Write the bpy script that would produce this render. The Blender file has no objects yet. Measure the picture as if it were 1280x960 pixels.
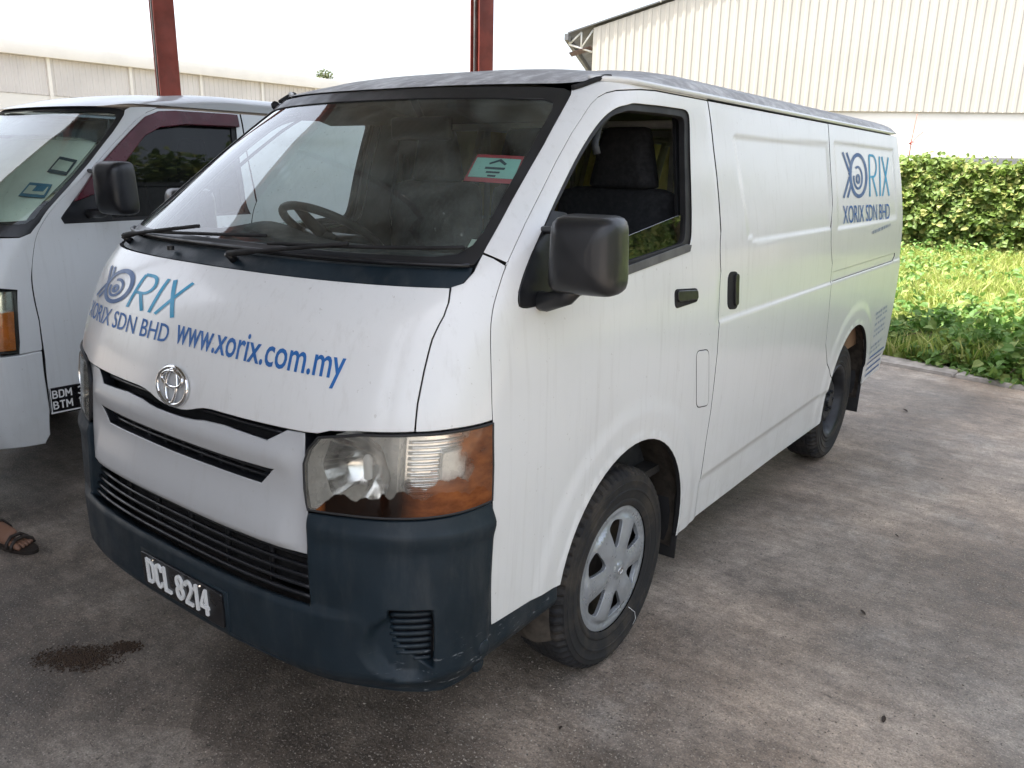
import bpy, bmesh, math, random
import numpy as np
from mathutils import Vector, Matrix
from mathutils.geometry import delaunay_2d_cdt
R = math.radians
random.seed(4); rng = np.random.default_rng(7)
sc = bpy.context.scene
COL = sc.collection

# ------------------------------------------------------------------ camera, sky, sun, exposure
cam_data = bpy.data.cameras.new('camera'); cam = bpy.data.objects.new('camera', cam_data); COL.objects.link(cam)
CAM = Vector((1.9306, -1.0425, 1.6188)); YAW, PITCH, ROLL, FPX = -0.63884, -0.26672, 0.02184, 992.2
fwd = Vector((math.sin(YAW)*math.cos(PITCH), math.cos(YAW)*math.cos(PITCH), math.sin(PITCH)))
rgt = Vector((math.cos(YAW), -math.sin(YAW), 0)); upv = rgt.cross(fwd)
r2 = math.cos(ROLL)*rgt + math.sin(ROLL)*upv; u2 = -math.sin(ROLL)*rgt + math.cos(ROLL)*upv
m = Matrix((r2, u2, -fwd)).transposed().to_4x4(); m.translation = CAM; cam.matrix_world = m
cam_data.sensor_width = 36.0; cam_data.lens = FPX/1280*36.0; cam_data.clip_end = 2000; cam_data.clip_start = .05
sc.camera = cam

SUN_EL, SUN_AZ = R(67), R(222)      # azimuth the sun stands at, clockwise from +Y
world = bpy.data.worlds.new('World'); sc.world = world; world.use_nodes = True
wn = world.node_tree; wn.nodes.clear()
sky = wn.nodes.new('ShaderNodeTexSky'); sky.sky_type = 'NISHITA'; sky.sun_disc = False
sky.sun_elevation = SUN_EL; sky.sun_rotation = SUN_AZ; sky.air_density = 1.0; sky.dust_density = 5.0; sky.ozone_density = 1.0
bg = wn.nodes.new('ShaderNodeBackground'); bg.inputs[1].default_value = 0.15
wo = wn.nodes.new('ShaderNodeOutputWorld')
hs = wn.nodes.new('ShaderNodeHueSaturation'); hs.inputs['Saturation'].default_value = .5      # hazy, washed out tropical sky
wn.links.new(sky.outputs[0], hs.inputs['Color']); wn.links.new(hs.outputs[0], bg.inputs[0]); wn.links.new(bg.outputs[0], wo.inputs[0])
sl = bpy.data.lights.new('sun', 'SUN'); sl.energy = 3.6; sl.angle = R(1.5); sl.color = (1, .95, .86)
so = bpy.data.objects.new('sun', sl); COL.objects.link(so)
sd = Vector((math.sin(SUN_AZ)*math.cos(SUN_EL), math.cos(SUN_AZ)*math.cos(SUN_EL), math.sin(SUN_EL)))
so.rotation_euler = sd.to_track_quat('Z', 'Y').to_euler(); so.location = (0, 0, 30)
sc.view_settings.view_transform = 'Standard'; sc.view_settings.look = 'None'
sc.view_settings.gamma = 1; sc.view_settings.use_curve_mapping = False
sc.view_settings.exposure = 1.85
sc.render.engine = 'CYCLES'
sc.cycles.max_bounces = 10; sc.cycles.transparent_max_bounces = 16; sc.cycles.diffuse_bounces = 5
sc.cycles.sample_clamp_indirect = 6; sc.cycles.use_denoising = True

# ------------------------------------------------------------------ materials
MATS = {}
def nt(name):
    m = bpy.data.materials.new(name); m.use_nodes = True; t = m.node_tree; MATS[name] = m
    return m, t, t.nodes['Principled BSDF'], t.nodes['Material Output']
def N(t, kind, **kw):
    n = t.nodes.new('ShaderNode'+kind)
    for k, v in kw.items():
        if k.startswith('i_'):
            key = k[2:]; n.inputs[int(key) if key.isdigit() else key.replace('_', ' ')].default_value = v
        else: setattr(n, k, v)
    return n
def coords(t, scale=(1, 1, 1)):
    tc = N(t, 'TexCoord'); mp = N(t, 'Mapping'); mp.inputs['Scale'].default_value = scale
    t.links.new(tc.outputs['Object'], mp.inputs[0]); return mp.outputs[0]
def noise(t, vec, scale, detail=4, rough=.55, lo=.35, hi=.65, out='Fac'):
    n = N(t, 'TexNoise'); n.inputs['Scale'].default_value = scale; n.inputs['Detail'].default_value = detail; n.inputs['Roughness'].default_value = rough
    t.links.new(vec, n.inputs['Vector'])
    r = N(t, 'MapRange'); r.inputs[1].default_value = lo; r.inputs[2].default_value = hi; r.interpolation_type = 'SMOOTHSTEP'
    t.links.new(n.outputs['Fac'], r.inputs[0]); return r.outputs[0]
def mixc(t, fac, a, b, blend='MIX'):
    n = N(t, 'Mix', data_type='RGBA', blend_type=blend)
    for sock, v in ((n.inputs[0], fac), (n.inputs[6], a), (n.inputs[7], b)):
        if hasattr(v, 'is_linked'): t.links.new(v, sock)
        elif isinstance(v, (int, float)): sock.default_value = v
        else: sock.default_value = (*v, 1)
    return n.outputs[2]
def mth(t, op, a, b=0.0, clamp=False):
    n = N(t, 'Math', operation=op); n.use_clamp = clamp
    for sock, v in ((n.inputs[0], a), (n.inputs[1], b)):
        if hasattr(v, 'is_linked'): t.links.new(v, sock)
        else: sock.default_value = v
    return n.outputs[0]
def ramp(t, v, lo, hi, smooth=True):
    r = N(t, 'MapRange'); r.inputs[1].default_value = lo; r.inputs[2].default_value = hi
    r.interpolation_type = 'SMOOTHSTEP' if smooth else 'LINEAR'
    t.links.new(v, r.inputs[0]); return r.outputs[0]
def bump(t, b, h, strength=.3, dist=.01):
    n = N(t, 'Bump'); n.inputs['Strength'].default_value = strength; n.inputs['Distance'].default_value = dist
    t.links.new(h, n.inputs['Height']); t.links.new(n.outputs[0], b.inputs['Normal'])
def sep(t, vec):
    n = N(t, 'SeparateXYZ'); t.links.new(vec, n.inputs[0]); return n.outputs
def plain(name, col, rough=.5, metal=0, var=.12, scale=9, coat=0, bumps=0, spec=.5):
    m, t, b, o = nt(name); v = coords(t)
    c = mixc(t, noise(t, v, scale, 5), tuple(x*(1-var) for x in col), tuple(min(1, x*(1+var)) for x in col))
    t.links.new(c, b.inputs['Base Color']); b.inputs['Metallic'].default_value = metal
    rr = ramp(t, noise(t, v, scale*1.7, 4), 0, 1, False)
    n = N(t, 'MapRange'); n.inputs[3].default_value = max(0, rough-.07); n.inputs[4].default_value = min(1, rough+.1)
    t.links.new(rr, n.inputs[0]); t.links.new(n.outputs[0], b.inputs['Roughness'])
    b.inputs['Coat Weight'].default_value = coat; b.inputs['Specular IOR Level'].default_value = spec
    if bumps: bump(t, b, noise(t, v, bumps, 3, lo=0, hi=1), .25, .002)
    return m
def paint(name, col, dirt=.5, streaks=True, coat=.6, rough=.32):
    """weathered white body paint: faint vertical run-off streaks, splash dirt low down, dust"""
    m, t, b, o = nt(name); v = coords(t); x, y, z = sep(t, v)
    st = noise(t, coords(t, (26, 26, 1.1)), 1.8, 6, .65, .50, .76)
    smg = noise(t, coords(t, (2.2, 2.2, .8)), 3.3, 7, .7, .62, .74)
    bl = noise(t, v, 3.1, 6, .6, .38, .75)
    sp = noise(t, v, 75, 2, .5, .72, .76)
    low = ramp(t, z, .75, .28)
    lowd = mth(t, 'MULTIPLY', low, noise(t, v, 7, 6, .6, .35, .7))
    d = mth(t, 'ADD', mth(t, 'ADD', mth(t, 'MULTIPLY', st, .22*dirt), mth(t, 'MULTIPLY', smg, .22*dirt)), mth(t, 'MULTIPLY', bl, .12*dirt))
    d = mth(t, 'ADD', d, mth(t, 'MULTIPLY', lowd, .28*dirt))
    d = mth(t, 'ADD', d, mth(t, 'MULTIPLY', sp, .45*dirt), True)
    c = mixc(t, d, col, (.27, .245, .20))
    t.links.new(c, b.inputs['Base Color'])
    rr = N(t, 'MapRange'); rr.inputs[3].default_value = rough; rr.inputs[4].default_value = rough+.3
    t.links.new(d, rr.inputs[0]); t.links.new(rr.outputs[0], b.inputs['Roughness'])
    b.inputs['Coat Weight'].default_value = coat; b.inputs['Coat Roughness'].default_value = .12
    bump(t, b, noise(t, v, 1.6, 2, lo=0, hi=1), .06, .01)
    return m
def glass(name, tint, refl=1.0, dust=.0, ior=1.52, f0=0.0, rough=.02):
    """thin glazing: tinted see-through plus mirror reflection by angle, dust film doubling as a painted haze"""
    m, t, b, o = nt(name); t.nodes.remove(b); v = coords(t)
    tr = N(t, 'BsdfTransparent'); tr.inputs[0].default_value = (*tint, 1)
    gl = N(t, 'BsdfGlossy'); gl.inputs['Roughness'].default_value = rough; gl.inputs[0].default_value = (1, 1, 1, 1)
    fr = N(t, 'Fresnel'); fr.inputs[0].default_value = ior
    f = mth(t, 'ADD', mth(t, 'MULTIPLY', fr.outputs[0], refl), f0, True)
    mx = N(t, 'MixShader'); t.links.new(f, mx.inputs[0]); t.links.new(tr.outputs[0], mx.inputs[1]); t.links.new(gl.outputs[0], mx.inputs[2])
    out = mx.outputs[0]
    if dust:
        df = N(t, 'BsdfDiffuse'); df.inputs[0].default_value = (.46, .52, .48, 1)
        dd = mth(t, 'MULTIPLY', mth(t, 'ADD', mth(t, 'MULTIPLY', noise(t, coords(t, (1, 1, .35)), 5, 5, .6, .3, .75), .8), mth(t, 'MULTIPLY', noise(t, v, 90, 2, .5, .68, .75), 1.4)), dust)
        m2 = N(t, 'MixShader'); t.links.new(dd, m2.inputs[0]); t.links.new(out, m2.inputs[1]); t.links.new(df.outputs[0], m2.inputs[2]); out = m2.outputs[0]
    t.links.new(out, o.inputs[0]); return m

paint('white_paint', (.745, .755, .75), .6)
paint('dusty_white_roof', (.44, .46, .47), .6, rough=.45)
paint('old_white_paint', (.66, .69, .70), .55)
paint('grille_paint', (.46, .47, .48), .5, coat=.25, rough=.42)
plain('black_plastic', (.012, .013, .016), .38, var=.25, scale=12)
plain('satin_black', (.014, .015, .017), .42, var=.15, scale=5, coat=.15)
plain('matt_black', (.008, .008, .009), .75, var=.3)
plain('rubber_trim', (.018, .018, .019), .6, var=.25)
plain('grey_trim', (.10, .10, .10), .55, var=.25)
plain('gap_black', (.006, .006, .007), .9)
plain('chrome', (.80, .81, .82), .10, 1, var=.05)
plain('reflector', (.86, .86, .84), .14, 1, var=.08, scale=25)
plain('lamp_inner', (.84, .83, .79), .3, .15, var=.12, scale=20)
plain('hubcap_silver', (.37, .395, .42), .34, .45, var=.10, scale=12)
plain('steel_black', (.016, .018, .022), .45, .2, var=.35, scale=14)
plain('brake_dark', (.060, .050, .040), .7, .3, var=.4, scale=20)
plain('seat_fabric', (.011, .012, .014), .85, var=.25, scale=40, bumps=400)
plain('dash_grey', (.035, .04, .045), .7, var=.15, scale=14, bumps=500)
plain('headliner', (.16, .155, .14), .9, var=.1)
plain('ply_brown', (.17, .10, .055), .8, var=.35, scale=5)
plain('yellow_lining', (.74, .67, .34), .8, var=.2, scale=5)
plain('rib_white', (.76, .76, .72), .6, var=.08)
plain('floor_mat', (.03, .028, .026), .9, var=.3)
plain('faded_text', (.30, .35, .42), .5)
plain('text_blue', (.018, .125, .38), .45, var=.08)
plain('text_teal', (.02, .33, .56), .45, var=.12)
plain('text_slate', (.055, .13, .30), .45, var=.12)
plain('plate_black', (.006, .006, .008), .3, var=.2)
plain('plate_white', (.82, .83, .82), .45, var=.04)
plain('sticker_red', (.45, .06, .08), .5); plain('sticker_teal', (.34, .58, .52), .5, var=.06); plain('sticker_ink', (.02, .05, .07), .6)
plain('sticker_pale', (.55, .6, .52), .5); plain('sticker_blue', (.03, .16, .26), .5)
plain('red_steel', (.25, .047, .032), .5, var=.22, scale=4, bumps=60)
plain('rust_steel', (.10, .06, .05), .8, var=.3)
plain('shed_metal', (.26, .27, .27), .55, .2, var=.12, scale=2)
plain('clad_cream', (.50, .475, .42), .55, var=.05, scale=.4)
plain('clad_white', (.78, .76, .71), .55, var=.04, scale=.4)
plain('clad_grey', (.62, .59, .56), .6, var=.05, scale=.5)
plain('fascia_white', (.80, .77, .71), .6, var=.05, scale=.4)
plain('rust_red', (.28, .09, .05), .7, var=.3)
plain('dark_roof', (.13, .135, .14), .6, .2, var=.15, scale=1)
plain('kerb_concrete', (.30, .275, .25), .9, var=.25, scale=8, bumps=70)
plain('soil', (.11, .095, .055), 1, var=.35, scale=3)
plain('bark', (.10, .075, .05), .9, var=.3)
plain('visor_maroon', (.075, .010, .020), .3, var=.15, scale=6)
plain('skin', (.24, .125, .08), .55, var=.1); plain('sandal_leather', (.028, .020, .016), .6, var=.3)
plain('trouser', (.02, .022, .028), .9, var=.2); plain('shirt', (.16, .17, .2), .9, var=.1); plain('hair', (.01, .008, .007), .6)
plain('amber_lens', (.78, .22, .03), .2, var=.15, scale=20, coat=.5)
plain('red_marker', (.5, .06, .05), .6)
plain('dry_leaf', (.035, .022, .014), .8, var=.4)
plain('sheen_pale', (.72, .78, .70), .5, var=.08, scale=3)  # pale tone put in as reflected sky behind the left screen
plain('bulb_glass', (.6, .6, .58), .1, var=.05)
glass('windscreen_glass', (.82, .92, .88), 1.15, .17)  # film thickened into a pale veil that lightens the dark cab
glass('side_glass', (.22, .28, .25), 1.0, .02, f0=.24)
glass('clear_glass', (.95, .96, .94), .8)
glass('left_screen_glass', (.80, .88, .84), .85, .10, f0=.02)
glass('tint_film', (.16, .22, .30), 1.2, .03, f0=.10)
glass('left_side_glass', (.10, .13, .13), .55, .03)

def leafmat(name, c1, c2, c3):
    m, t, b, o = nt(name); v = coords(t)
    gi = N(t, 'NewGeometry'); rnd = gi.outputs['Random Per Island']
    c = mixc(t, noise(t, v, .8, 4, .6, .3, .7), c1, c2); c = mixc(t, ramp(t, rnd, .55, 1), c, c3)
    t.links.new(c, b.inputs['Base Color']); b.inputs['Roughness'].default_value = .55
    tl = N(t, 'BsdfTranslucent'); t.links.new(c, tl.inputs[0])
    mx = N(t, 'MixShader'); mx.inputs[0].default_value = .35
    t.links.new(b.outputs[0], mx.inputs[1]); t.links.new(tl.outputs[0], mx.inputs[2]); t.links.new(mx.outputs[0], o.inputs[0])
    return m
leafmat('hedge_leaf', (.15, .22, .04), (.10, .17, .035), (.34, .35, .11))
leafmat('grass_blade', (.21, .30, .045), (.29, .35, .07), (.45, .44, .17))
leafmat('creeper_leaf', (.085, .19, .032), (.13, .24, .045), (.24, .30, .08))
leafmat('tree_leaf', (.05, .075, .025), (.07, .09, .03), (.1, .1, .04))

# lamp lens: clear plastic with brown burnt staining that has run and pooled low and at the outer end
m, t, b, o = nt('stained_lens'); t.nodes.remove(b); v = coords(t); x, y, z = sep(t, v)
wav = noise(t, coords(t, (1, 1, .25)), 13, 3, .5, .25, .75)
lr_ = ramp(t, x, .530, .600); lev = mth(t, 'ADD', mth(t, 'ADD', mth(t, 'MULTIPLY', mth(t, 'MULTIPLY', wav, lr_), .045), mth(t, 'MULTIPLY', lr_, .040)), .828)
s1 = ramp(t, mth(t, 'SUBTRACT', lev, z), -.0015, .003)
s2 = ramp(t, mth(t, 'ADD', y, mth(t, 'MULTIPLY', noise(t, v, 14, 4, .6, .2, .8), .08)), .265, .325)
s3 = mth(t, 'MULTIPLY', mth(t, 'MULTIPLY', ramp(t, x, .742, .762), ramp(t, mth(t, 'SUBTRACT', mth(t, 'ADD', lev, .030), z), -.004, .004)), 1.0)
fac = mth(t, 'MAXIMUM', mth(t, 'MAXIMUM', s1, mth(t, 'MULTIPLY', s3, .85)), mth(t, 'MULTIPLY', s2, .9))
dk = mth(t, 'MULTIPLY', mth(t, 'MULTIPLY', ramp(t, x, .80, .73), ramp(t, x, .545, .575)), ramp(t, mth(t, 'ADD', z, mth(t, 'MULTIPLY', wav, .014)), .826, .836))
bc = mixc(t, noise(t, coords(t, (1, 1, 2.0)), 14, 5, .6, .25, .75), (.13, .034, .009), (.36, .115, .030))
bc = mixc(t, dk, bc, (.010, .005, .003))
tr = N(t, 'BsdfTransparent'); tr.inputs[0].default_value = (.97, .97, .95, 1)
df = N(t, 'BsdfDiffuse'); t.links.new(bc, df.inputs[0]); tl = N(t, 'BsdfTransparent'); tl.inputs[0].default_value = (.30, .08, .02, 1)
st = N(t, 'MixShader'); t.links.new(mth(t, 'SUBTRACT', .28, mth(t, 'MULTIPLY', dk, .26)), st.inputs[0]); t.links.new(df.outputs[0], st.inputs[1]); t.links.new(tl.outputs[0], st.inputs[2])
mx = N(t, 'MixShader'); t.links.new(fac, mx.inputs[0]); t.links.new(tr.outputs[0], mx.inputs[1]); t.links.new(st.outputs[0], mx.inputs[2])
hz = N(t, 'BsdfDiffuse'); hz.inputs[0].default_value = (.80, .77, .68, 1)
m1 = N(t, 'MixShader'); t.links.new(mth(t, 'MULTIPLY', mth(t, 'ADD', noise(t, v, 9, 5, .6, .3, .8), .35), mth(t, 'MULTIPLY', mth(t, 'SUBTRACT', 1.0, fac), .24)), m1.inputs[0]); t.links.new(mx.outputs[0], m1.inputs[1]); t.links.new(hz.outputs[0], m1.inputs[2])
gl = N(t, 'BsdfGlossy'); gl.inputs['Roughness'].default_value = .06; fr = N(t, 'Fresnel'); fr.inputs[0].default_value = 1.5
m2 = N(t, 'MixShader'); t.links.new(fr.outputs[0], m2.inputs[0]); t.links.new(m1.outputs[0], m2.inputs[1]); t.links.new(gl.outputs[0], m2.inputs[2])
t.links.new(m2.outputs[0], o.inputs[0])

# roof paint: white under grey mould and soot
m, t, b, o = nt('grimy_roof'); v = coords(t)
g1 = noise(t, coords(t, (6, 1.2, 1)), 2.4, 6, .65, .30, .62); g2 = noise(t, v, 22, 5, .7, .35, .6)
c = mixc(t, mth(t, 'MULTIPLY', mth(t, 'ADD', mth(t, 'MULTIPLY', g1, .7), mth(t, 'MULTIPLY', g2, .45), True), .88), (.74, .74, .73), (.31, .30, .30))
t.links.new(c, b.inputs['Base Color']); b.inputs['Roughness'].default_value = .6

# tyre: dusty black rubber with brown dried mud near the tread
m, t, b, o = nt('tyre_rubber'); v = coords(t)
d = noise(t, v, 9, 6, .65, .42, .72); c = mixc(t, mth(t, 'MULTIPLY', d, .55), (.014, .014, .015), (.085, .068, .050))
t.links.new(c, b.inputs['Base Color']); b.inputs['Roughness'].default_value = .82; bump(t, b, noise(t, v, 120, 3, lo=0, hi=1), .2, .002)

# concrete yard: worn slab with dust drifts, soaked-in stains, scuffs and grit
m, t, b, o = nt('yard_concrete'); v = coords(t)
rotm = N(t, 'Mapping'); rotm.inputs['Rotation'].default_value = (0, 0, .55); rotm.inputs['Scale'].default_value = (1, 5.5, 1); t.links.new(v, rotm.inputs[0])
def modul(c, vec, scale, detail, rough, amp, lo=.3, hi=.7):
    """brightness mottling of one size"""
    k = N(t, 'MapRange'); k.inputs[3].default_value = 1-amp; k.inputs[4].default_value = 1+amp; t.links.new(noise(t, vec, scale, detail, rough, lo, hi), k.inputs[0])
    q = N(t, 'VectorMath', operation='SCALE'); t.links.new(c, q.inputs[0]); t.links.new(k.outputs[0], q.inputs['Scale']); return q.outputs[0]
mid = noise(t, v, 1.3, 9, .68, .34, .66); dust = noise(t, coords(t, (1.2, .9, 1)), 1.0, 12, .74, .50, .68); oil = noise(t, coords(t, (.93, 1.1, 1)), 1.5, 9, .66, .56, .68)
c = mixc(t, mid, (.180, .136, .101), (.36, .290, .226))
c = mixc(t, mth(t, 'MULTIPLY', noise(t, v, .5, 5, .6, .4, .62), .55), c, (.33, .298, .262))
c = mixc(t, mth(t, 'MULTIPLY', dust, .45), c, (.47, .43, .38))
c = mixc(t, mth(t, 'MULTIPLY', oil, .68), c, (.115, .098, .084))
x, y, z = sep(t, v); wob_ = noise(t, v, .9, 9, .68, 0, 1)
oil_shade = ramp(t, mth(t, 'ADD', mth(t, 'ADD', mth(t, 'MULTIPLY', x, .62), mth(t, 'MULTIPLY', y, .55)), mth(t, 'MULTIPLY', wob_, 2.6)), 2.45, .75)
c = mixc(t, mth(t, 'MULTIPLY', oil_shade, mth(t, 'ADD', .42, mth(t, 'MULTIPLY', noise(t, v, 3.3, 10, .72, .35, .65), .42))), c, (.085, .073, .062))      # oil stain plus shade painted into the colour towards the front left
c = modul(c, rotm.outputs[0], 2.2, 10, .75, .20); c = modul(c, v, 6, 6, .7, .20); c = modul(c, v, .7, 6, .6, .30, .36, .64); c = modul(c, v, 22, 4, .7, .16); c = modul(c, v, 70, 3, .7, .20); c = modul(c, v, 160, 2, .6, .20)
grain = noise(t, v, 70, 4, .75, .3, .7)
spk = noise(t, v, 130, 3, .6, .61, .65); c = mixc(t, mth(t, 'MULTIPLY', spk, .65), c, (.60, .53, .45))
spd = noise(t, coords(t, (1.03, 1.07, 1)), 60, 3, .6, .63, .67); c = mixc(t, mth(t, 'MULTIPLY', spd, .70), c, (.035, .03, .026))
pit = noise(t, coords(t, (.8, 2.2, 1)), 17, 4, .65, .66, .70); c = mixc(t, mth(t, 'MULTIPLY', pit, .65), c, (.045, .039, .033))
t.links.new(c, b.inputs['Base Color'])
rr = N(t, 'MapRange'); rr.inputs[3].default_value = .30; rr.inputs[4].default_value = .85
t.links.new(mth(t, 'MULTIPLY', mth(t, 'ADD', noise(t, v, 1.3, 8, .65, .3, .7), grain), .5), rr.inputs[0]); t.links.new(rr.outputs[0], b.inputs['Roughness'])
h = mth(t, 'ADD', mth(t, 'MULTIPLY', grain, .6), mth(t, 'ADD', mth(t, 'MULTIPLY', spk, .9), mth(t, 'MULTIPLY', pit, -1.0)))
bump(t, b, h, .6, .005)

# bumper plastic: blue black, dusted, with pale scrapes low on the corner
m, t, b, o = nt('navy_plastic'); v = coords(t); x, y, z = sep(t, v)
c = mixc(t, noise(t, v, 5, 5, .6, .3, .7), (.0062, .0145, .0215), (.0100, .0205, .0300))
dst = mth(t, 'MULTIPLY', noise(t, coords(t, (2, 2, .5)), 7, 7, .68, .45, .75), .16); c = mixc(t, dst, c, (.13, .13, .125))
scr = mth(t, 'MULTIPLY', noise(t, coords(t, (3, 3, 14)), 6, 6, .7, .60, .66), mth(t, 'MULTIPLY', ramp(t, z, .56, .42), ramp(t, x, .62, .80))); c = mixc(t, mth(t, 'MULTIPLY', scr, .55), c, (.34, .36, .38))
t.links.new(c, b.inputs['Base Color']); b.inputs['Specular IOR Level'].default_value = .35
rr = N(t, 'MapRange'); rr.inputs[3].default_value = .40; rr.inputs[4].default_value = .62; t.links.new(noise(t, v, 9, 5), rr.inputs[0]); t.links.new(rr.outputs[0], b.inputs['Roughness'])
bump(t, b, noise(t, v, 700, 2, lo=0, hi=1), .2, .001)

# ------------------------------------------------------------------ object helpers
def tag(o, label=None, cat=None, group=None, kind=None):
    for k, v in (('label', label), ('category', cat), ('group', group), ('kind', kind)):
        if v: o[k] = v
    return o
def empty(name, loc=(0, 0, 0), rz=0):
    o = bpy.data.objects.new(name, None); COL.objects.link(o); o.location = loc; o.rotation_euler = (0, 0, rz); o.empty_display_size = .2
    return o
def mk(name, V, Fc, mat, parent=None, smooth=True, normals=None, mats=None, fm=None):
    me = bpy.data.meshes.new(name); me.from_pydata([tuple(map(float, p)) for p in V], [], [tuple(map(int, f)) for f in Fc])
    for mm in ([mat] if mats is None else mats): me.materials.append(MATS[mm])
    if fm is not None: me.polygons.foreach_set('material_index', list(fm))
    me.polygons.foreach_set('use_smooth', [smooth]*len(me.polygons)); me.update()
    if normals is not None: me.normals_split_custom_set_from_vertices([tuple(map(float, n)) for n in normals])
    o = bpy.data.objects.new(name, me); COL.objects.link(o); o.parent = parent
    return o
def bmo(name, bm, mat, parent=None, smooth=False, angle=None):
    me = bpy.data.meshes.new(name); bm.normal_update(); bm.to_mesh(me); bm.free(); me.materials.append(MATS[mat])
    if smooth:
        me.polygons.foreach_set('use_smooth', [True]*len(me.polygons))
        if angle: me.set_sharp_from_angle(angle=R(angle))
    o = bpy.data.objects.new(name, me); COL.objects.link(o); o.parent = parent
    return o
def box_bm(bm, c, s, rot=None, bevel=0, seg=2):
    g = bmesh.ops.create_cube(bm, size=1); vs = g['verts']
    M = Matrix.Translation(c) @ (rot.to_4x4() if rot else Matrix.Identity(4)) @ Matrix.Diagonal((*s, 1))
    bmesh.ops.transform(bm, matrix=M, verts=vs)
    if bevel:
        es = list({e for v in vs for e in v.link_edges}); bmesh.ops.bevel(bm, geom=es, offset=bevel, segments=seg, affect='EDGES', profile=.5)
def box(name, c, s, mat, parent=None, rot=None, bevel=0, seg=2):
    bm = bmesh.new(); box_bm(bm, c, s, rot, bevel, seg); return bmo(name, bm, mat, parent, bevel > 0, 35)
def tube_data(pts, rad, n=8, closed=False):
    pts = [Vector(p) for p in pts]; V = []; Fc = []; up = None; k = len(pts)
    rad = rad if hasattr(rad, '__len__') else [rad]*k
    for i, p in enumerate(pts):
        a = pts[(i-1) % k] if (i or closed) else p; c = pts[(i+1) % k] if (i < k-1 or closed) else p
        d = (c-a).normalized()
        if up is None: up = d.orthogonal().normalized()
        up = (up - d*up.dot(d)).normalized(); s = d.cross(up)
        for j in range(n):
            an = 2*math.pi*j/n; V.append(p + (up*math.cos(an)+s*math.sin(an))*rad[i])
    for i in range(k if closed else k-1):
        for j in range(n):
            a = i*n+j; b_ = i*n+(j+1) % n; c = ((i+1) % k)*n+(j+1) % n; d_ = ((i+1) % k)*n+j; Fc.append((a, b_, c, d_))
    if not closed: Fc.append(tuple(range(n-1, -1, -1))); Fc.append(tuple((k-1)*n+j for j in range(n)))
    return V, Fc
def tube(name, pts, rad, mat, parent=None, n=8, closed=False):
    V, Fc = tube_data(pts, rad, n, closed); return mk(name, V, Fc, mat, parent)
def lathe(name, prof, mat, parent, center, axis='x', seg=64, wob=None):
    """prof: (along axis, radius)"""
    V = []; Fc = []
    for i in range(seg):
        a = 2*math.pi*i/seg
        for h_, r in prof:
            rr_ = r if wob is None else wob(h_, r, a)
            V.append((center[0]+h_, center[1]+rr_*math.cos(a), center[2]+rr_*math.sin(a)) if axis == 'x' else (center[0]+rr_*math.cos(a), center[1]+rr_*math.sin(a), center[2]+h_))
    k = len(prof)
    for i in range(seg):
        for j in range(k-1):
            a = i*k+j; b_ = ((i+1) % seg)*k+j; Fc.append((a, b_, b_+1, a+1))
    o = mk(name, V, Fc, mat, parent); o.data.set_sharp_from_angle(angle=R(40)); return o

# ------------------------------------------------------------------ the van body as one smooth measured surface S(u, z)
def pchip(X, Y):
    X = np.array(X, float); Y = np.array(Y, float); h = np.diff(X); d = np.diff(Y)/h
    m = np.zeros(len(X)); m[0] = d[0]; m[-1] = d[-1]
    for i in range(1, len(X)-1):
        if d[i-1]*d[i] > 0:
            w1 = 2*h[i]+h[i-1]; w2 = h[i]+2*h[i-1]; m[i] = (w1+w2)/(w1/d[i-1]+w2/d[i])
    def f(x):
        xc = np.clip(np.asarray(x, float), X[0], X[-1]); i = np.clip(np.searchsorted(X, xc)-1, 0, len(h)-1); t = (xc-X[i])/h[i]; H = h[i]
        return (2*t**3-3*t**2+1)*Y[i]+(t**3-2*t**2+t)*H*m[i]+(-2*t**3+3*t**2)*Y[i+1]+(t**3-t**2)*H*m[i+1]
    return f
FN = pchip([.15, .3, .45, .6, .8, .95, 1.04, 1.17, 1.27, 1.36, 1.5, 1.7, 1.82, 1.90], [.065, .03, .015, .015, .025, .037, .05, .088, .13, .20, .372, .634, .80, .905])
WD = pchip([.15, .28, .6, .95, 1.1, 1.3, 1.5, 1.7, 1.86, 1.95], [.815, .822, .838, .8475, .845, .832, .805, .768, .735, .71])
DP = pchip([.2, .9, 1.3, 1.9], [.37, .36, .35, .33])
NN = pchip([.2, 1.0, 1.3, 1.9], [2.9, 2.8, 2.6, 2.5])
LR = pchip([.3, .5, 1.0, 1.3, 1.86], [4.66, 4.68, 4.69, 4.685, 4.62])
RC = .10
def S(u, z):
    u = np.asarray(u, float); z = np.asarray(z, float)+0*u; a = np.abs(u); sg = np.where(u < 0, -1, 1)
    ph = np.clip(a, 0, 1)*np.pi/2; n = NN(z); g = (np.sin(ph)**n+np.cos(ph)**n)**(1/n)
    x = WD(z)*np.sin(ph)/g; y = FN(z)+DP(z)*(1-np.cos(ph)/g)+np.clip(a-1, 0, None)
    yr = LR(z); over = np.clip(y-(yr-RC), 0, None); al = np.clip(over/RC, 0, np.pi/2)
    x2 = x-RC*(1-np.cos(al))*(over > 0)-np.clip(over-RC*np.pi/2, 0, None)
    y2 = np.where(over > 0, yr-RC+RC*np.sin(al), y)
    return np.stack([x2*sg, y2, z], -1)
def U(y, z): return float(1+y-FN(z)-DP(z))
def sY(*pts): return [(U(y, z), z) for y, z in pts]         # side points given as (y, z)
def nrm(f, u, z, h=.0015):
    du = f(u+h, z)-f(u-h, z); dz = f(u, z+h)-f(u, z-h); n = np.cross(du, dz); return n/np.maximum(np.linalg.norm(n, axis=-1, keepdims=True), 1e-12)
def sst(x, a, b):
    t = np.clip((x-a)/(b-a), 0, 1); return t*t*(3-2*t)
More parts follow.
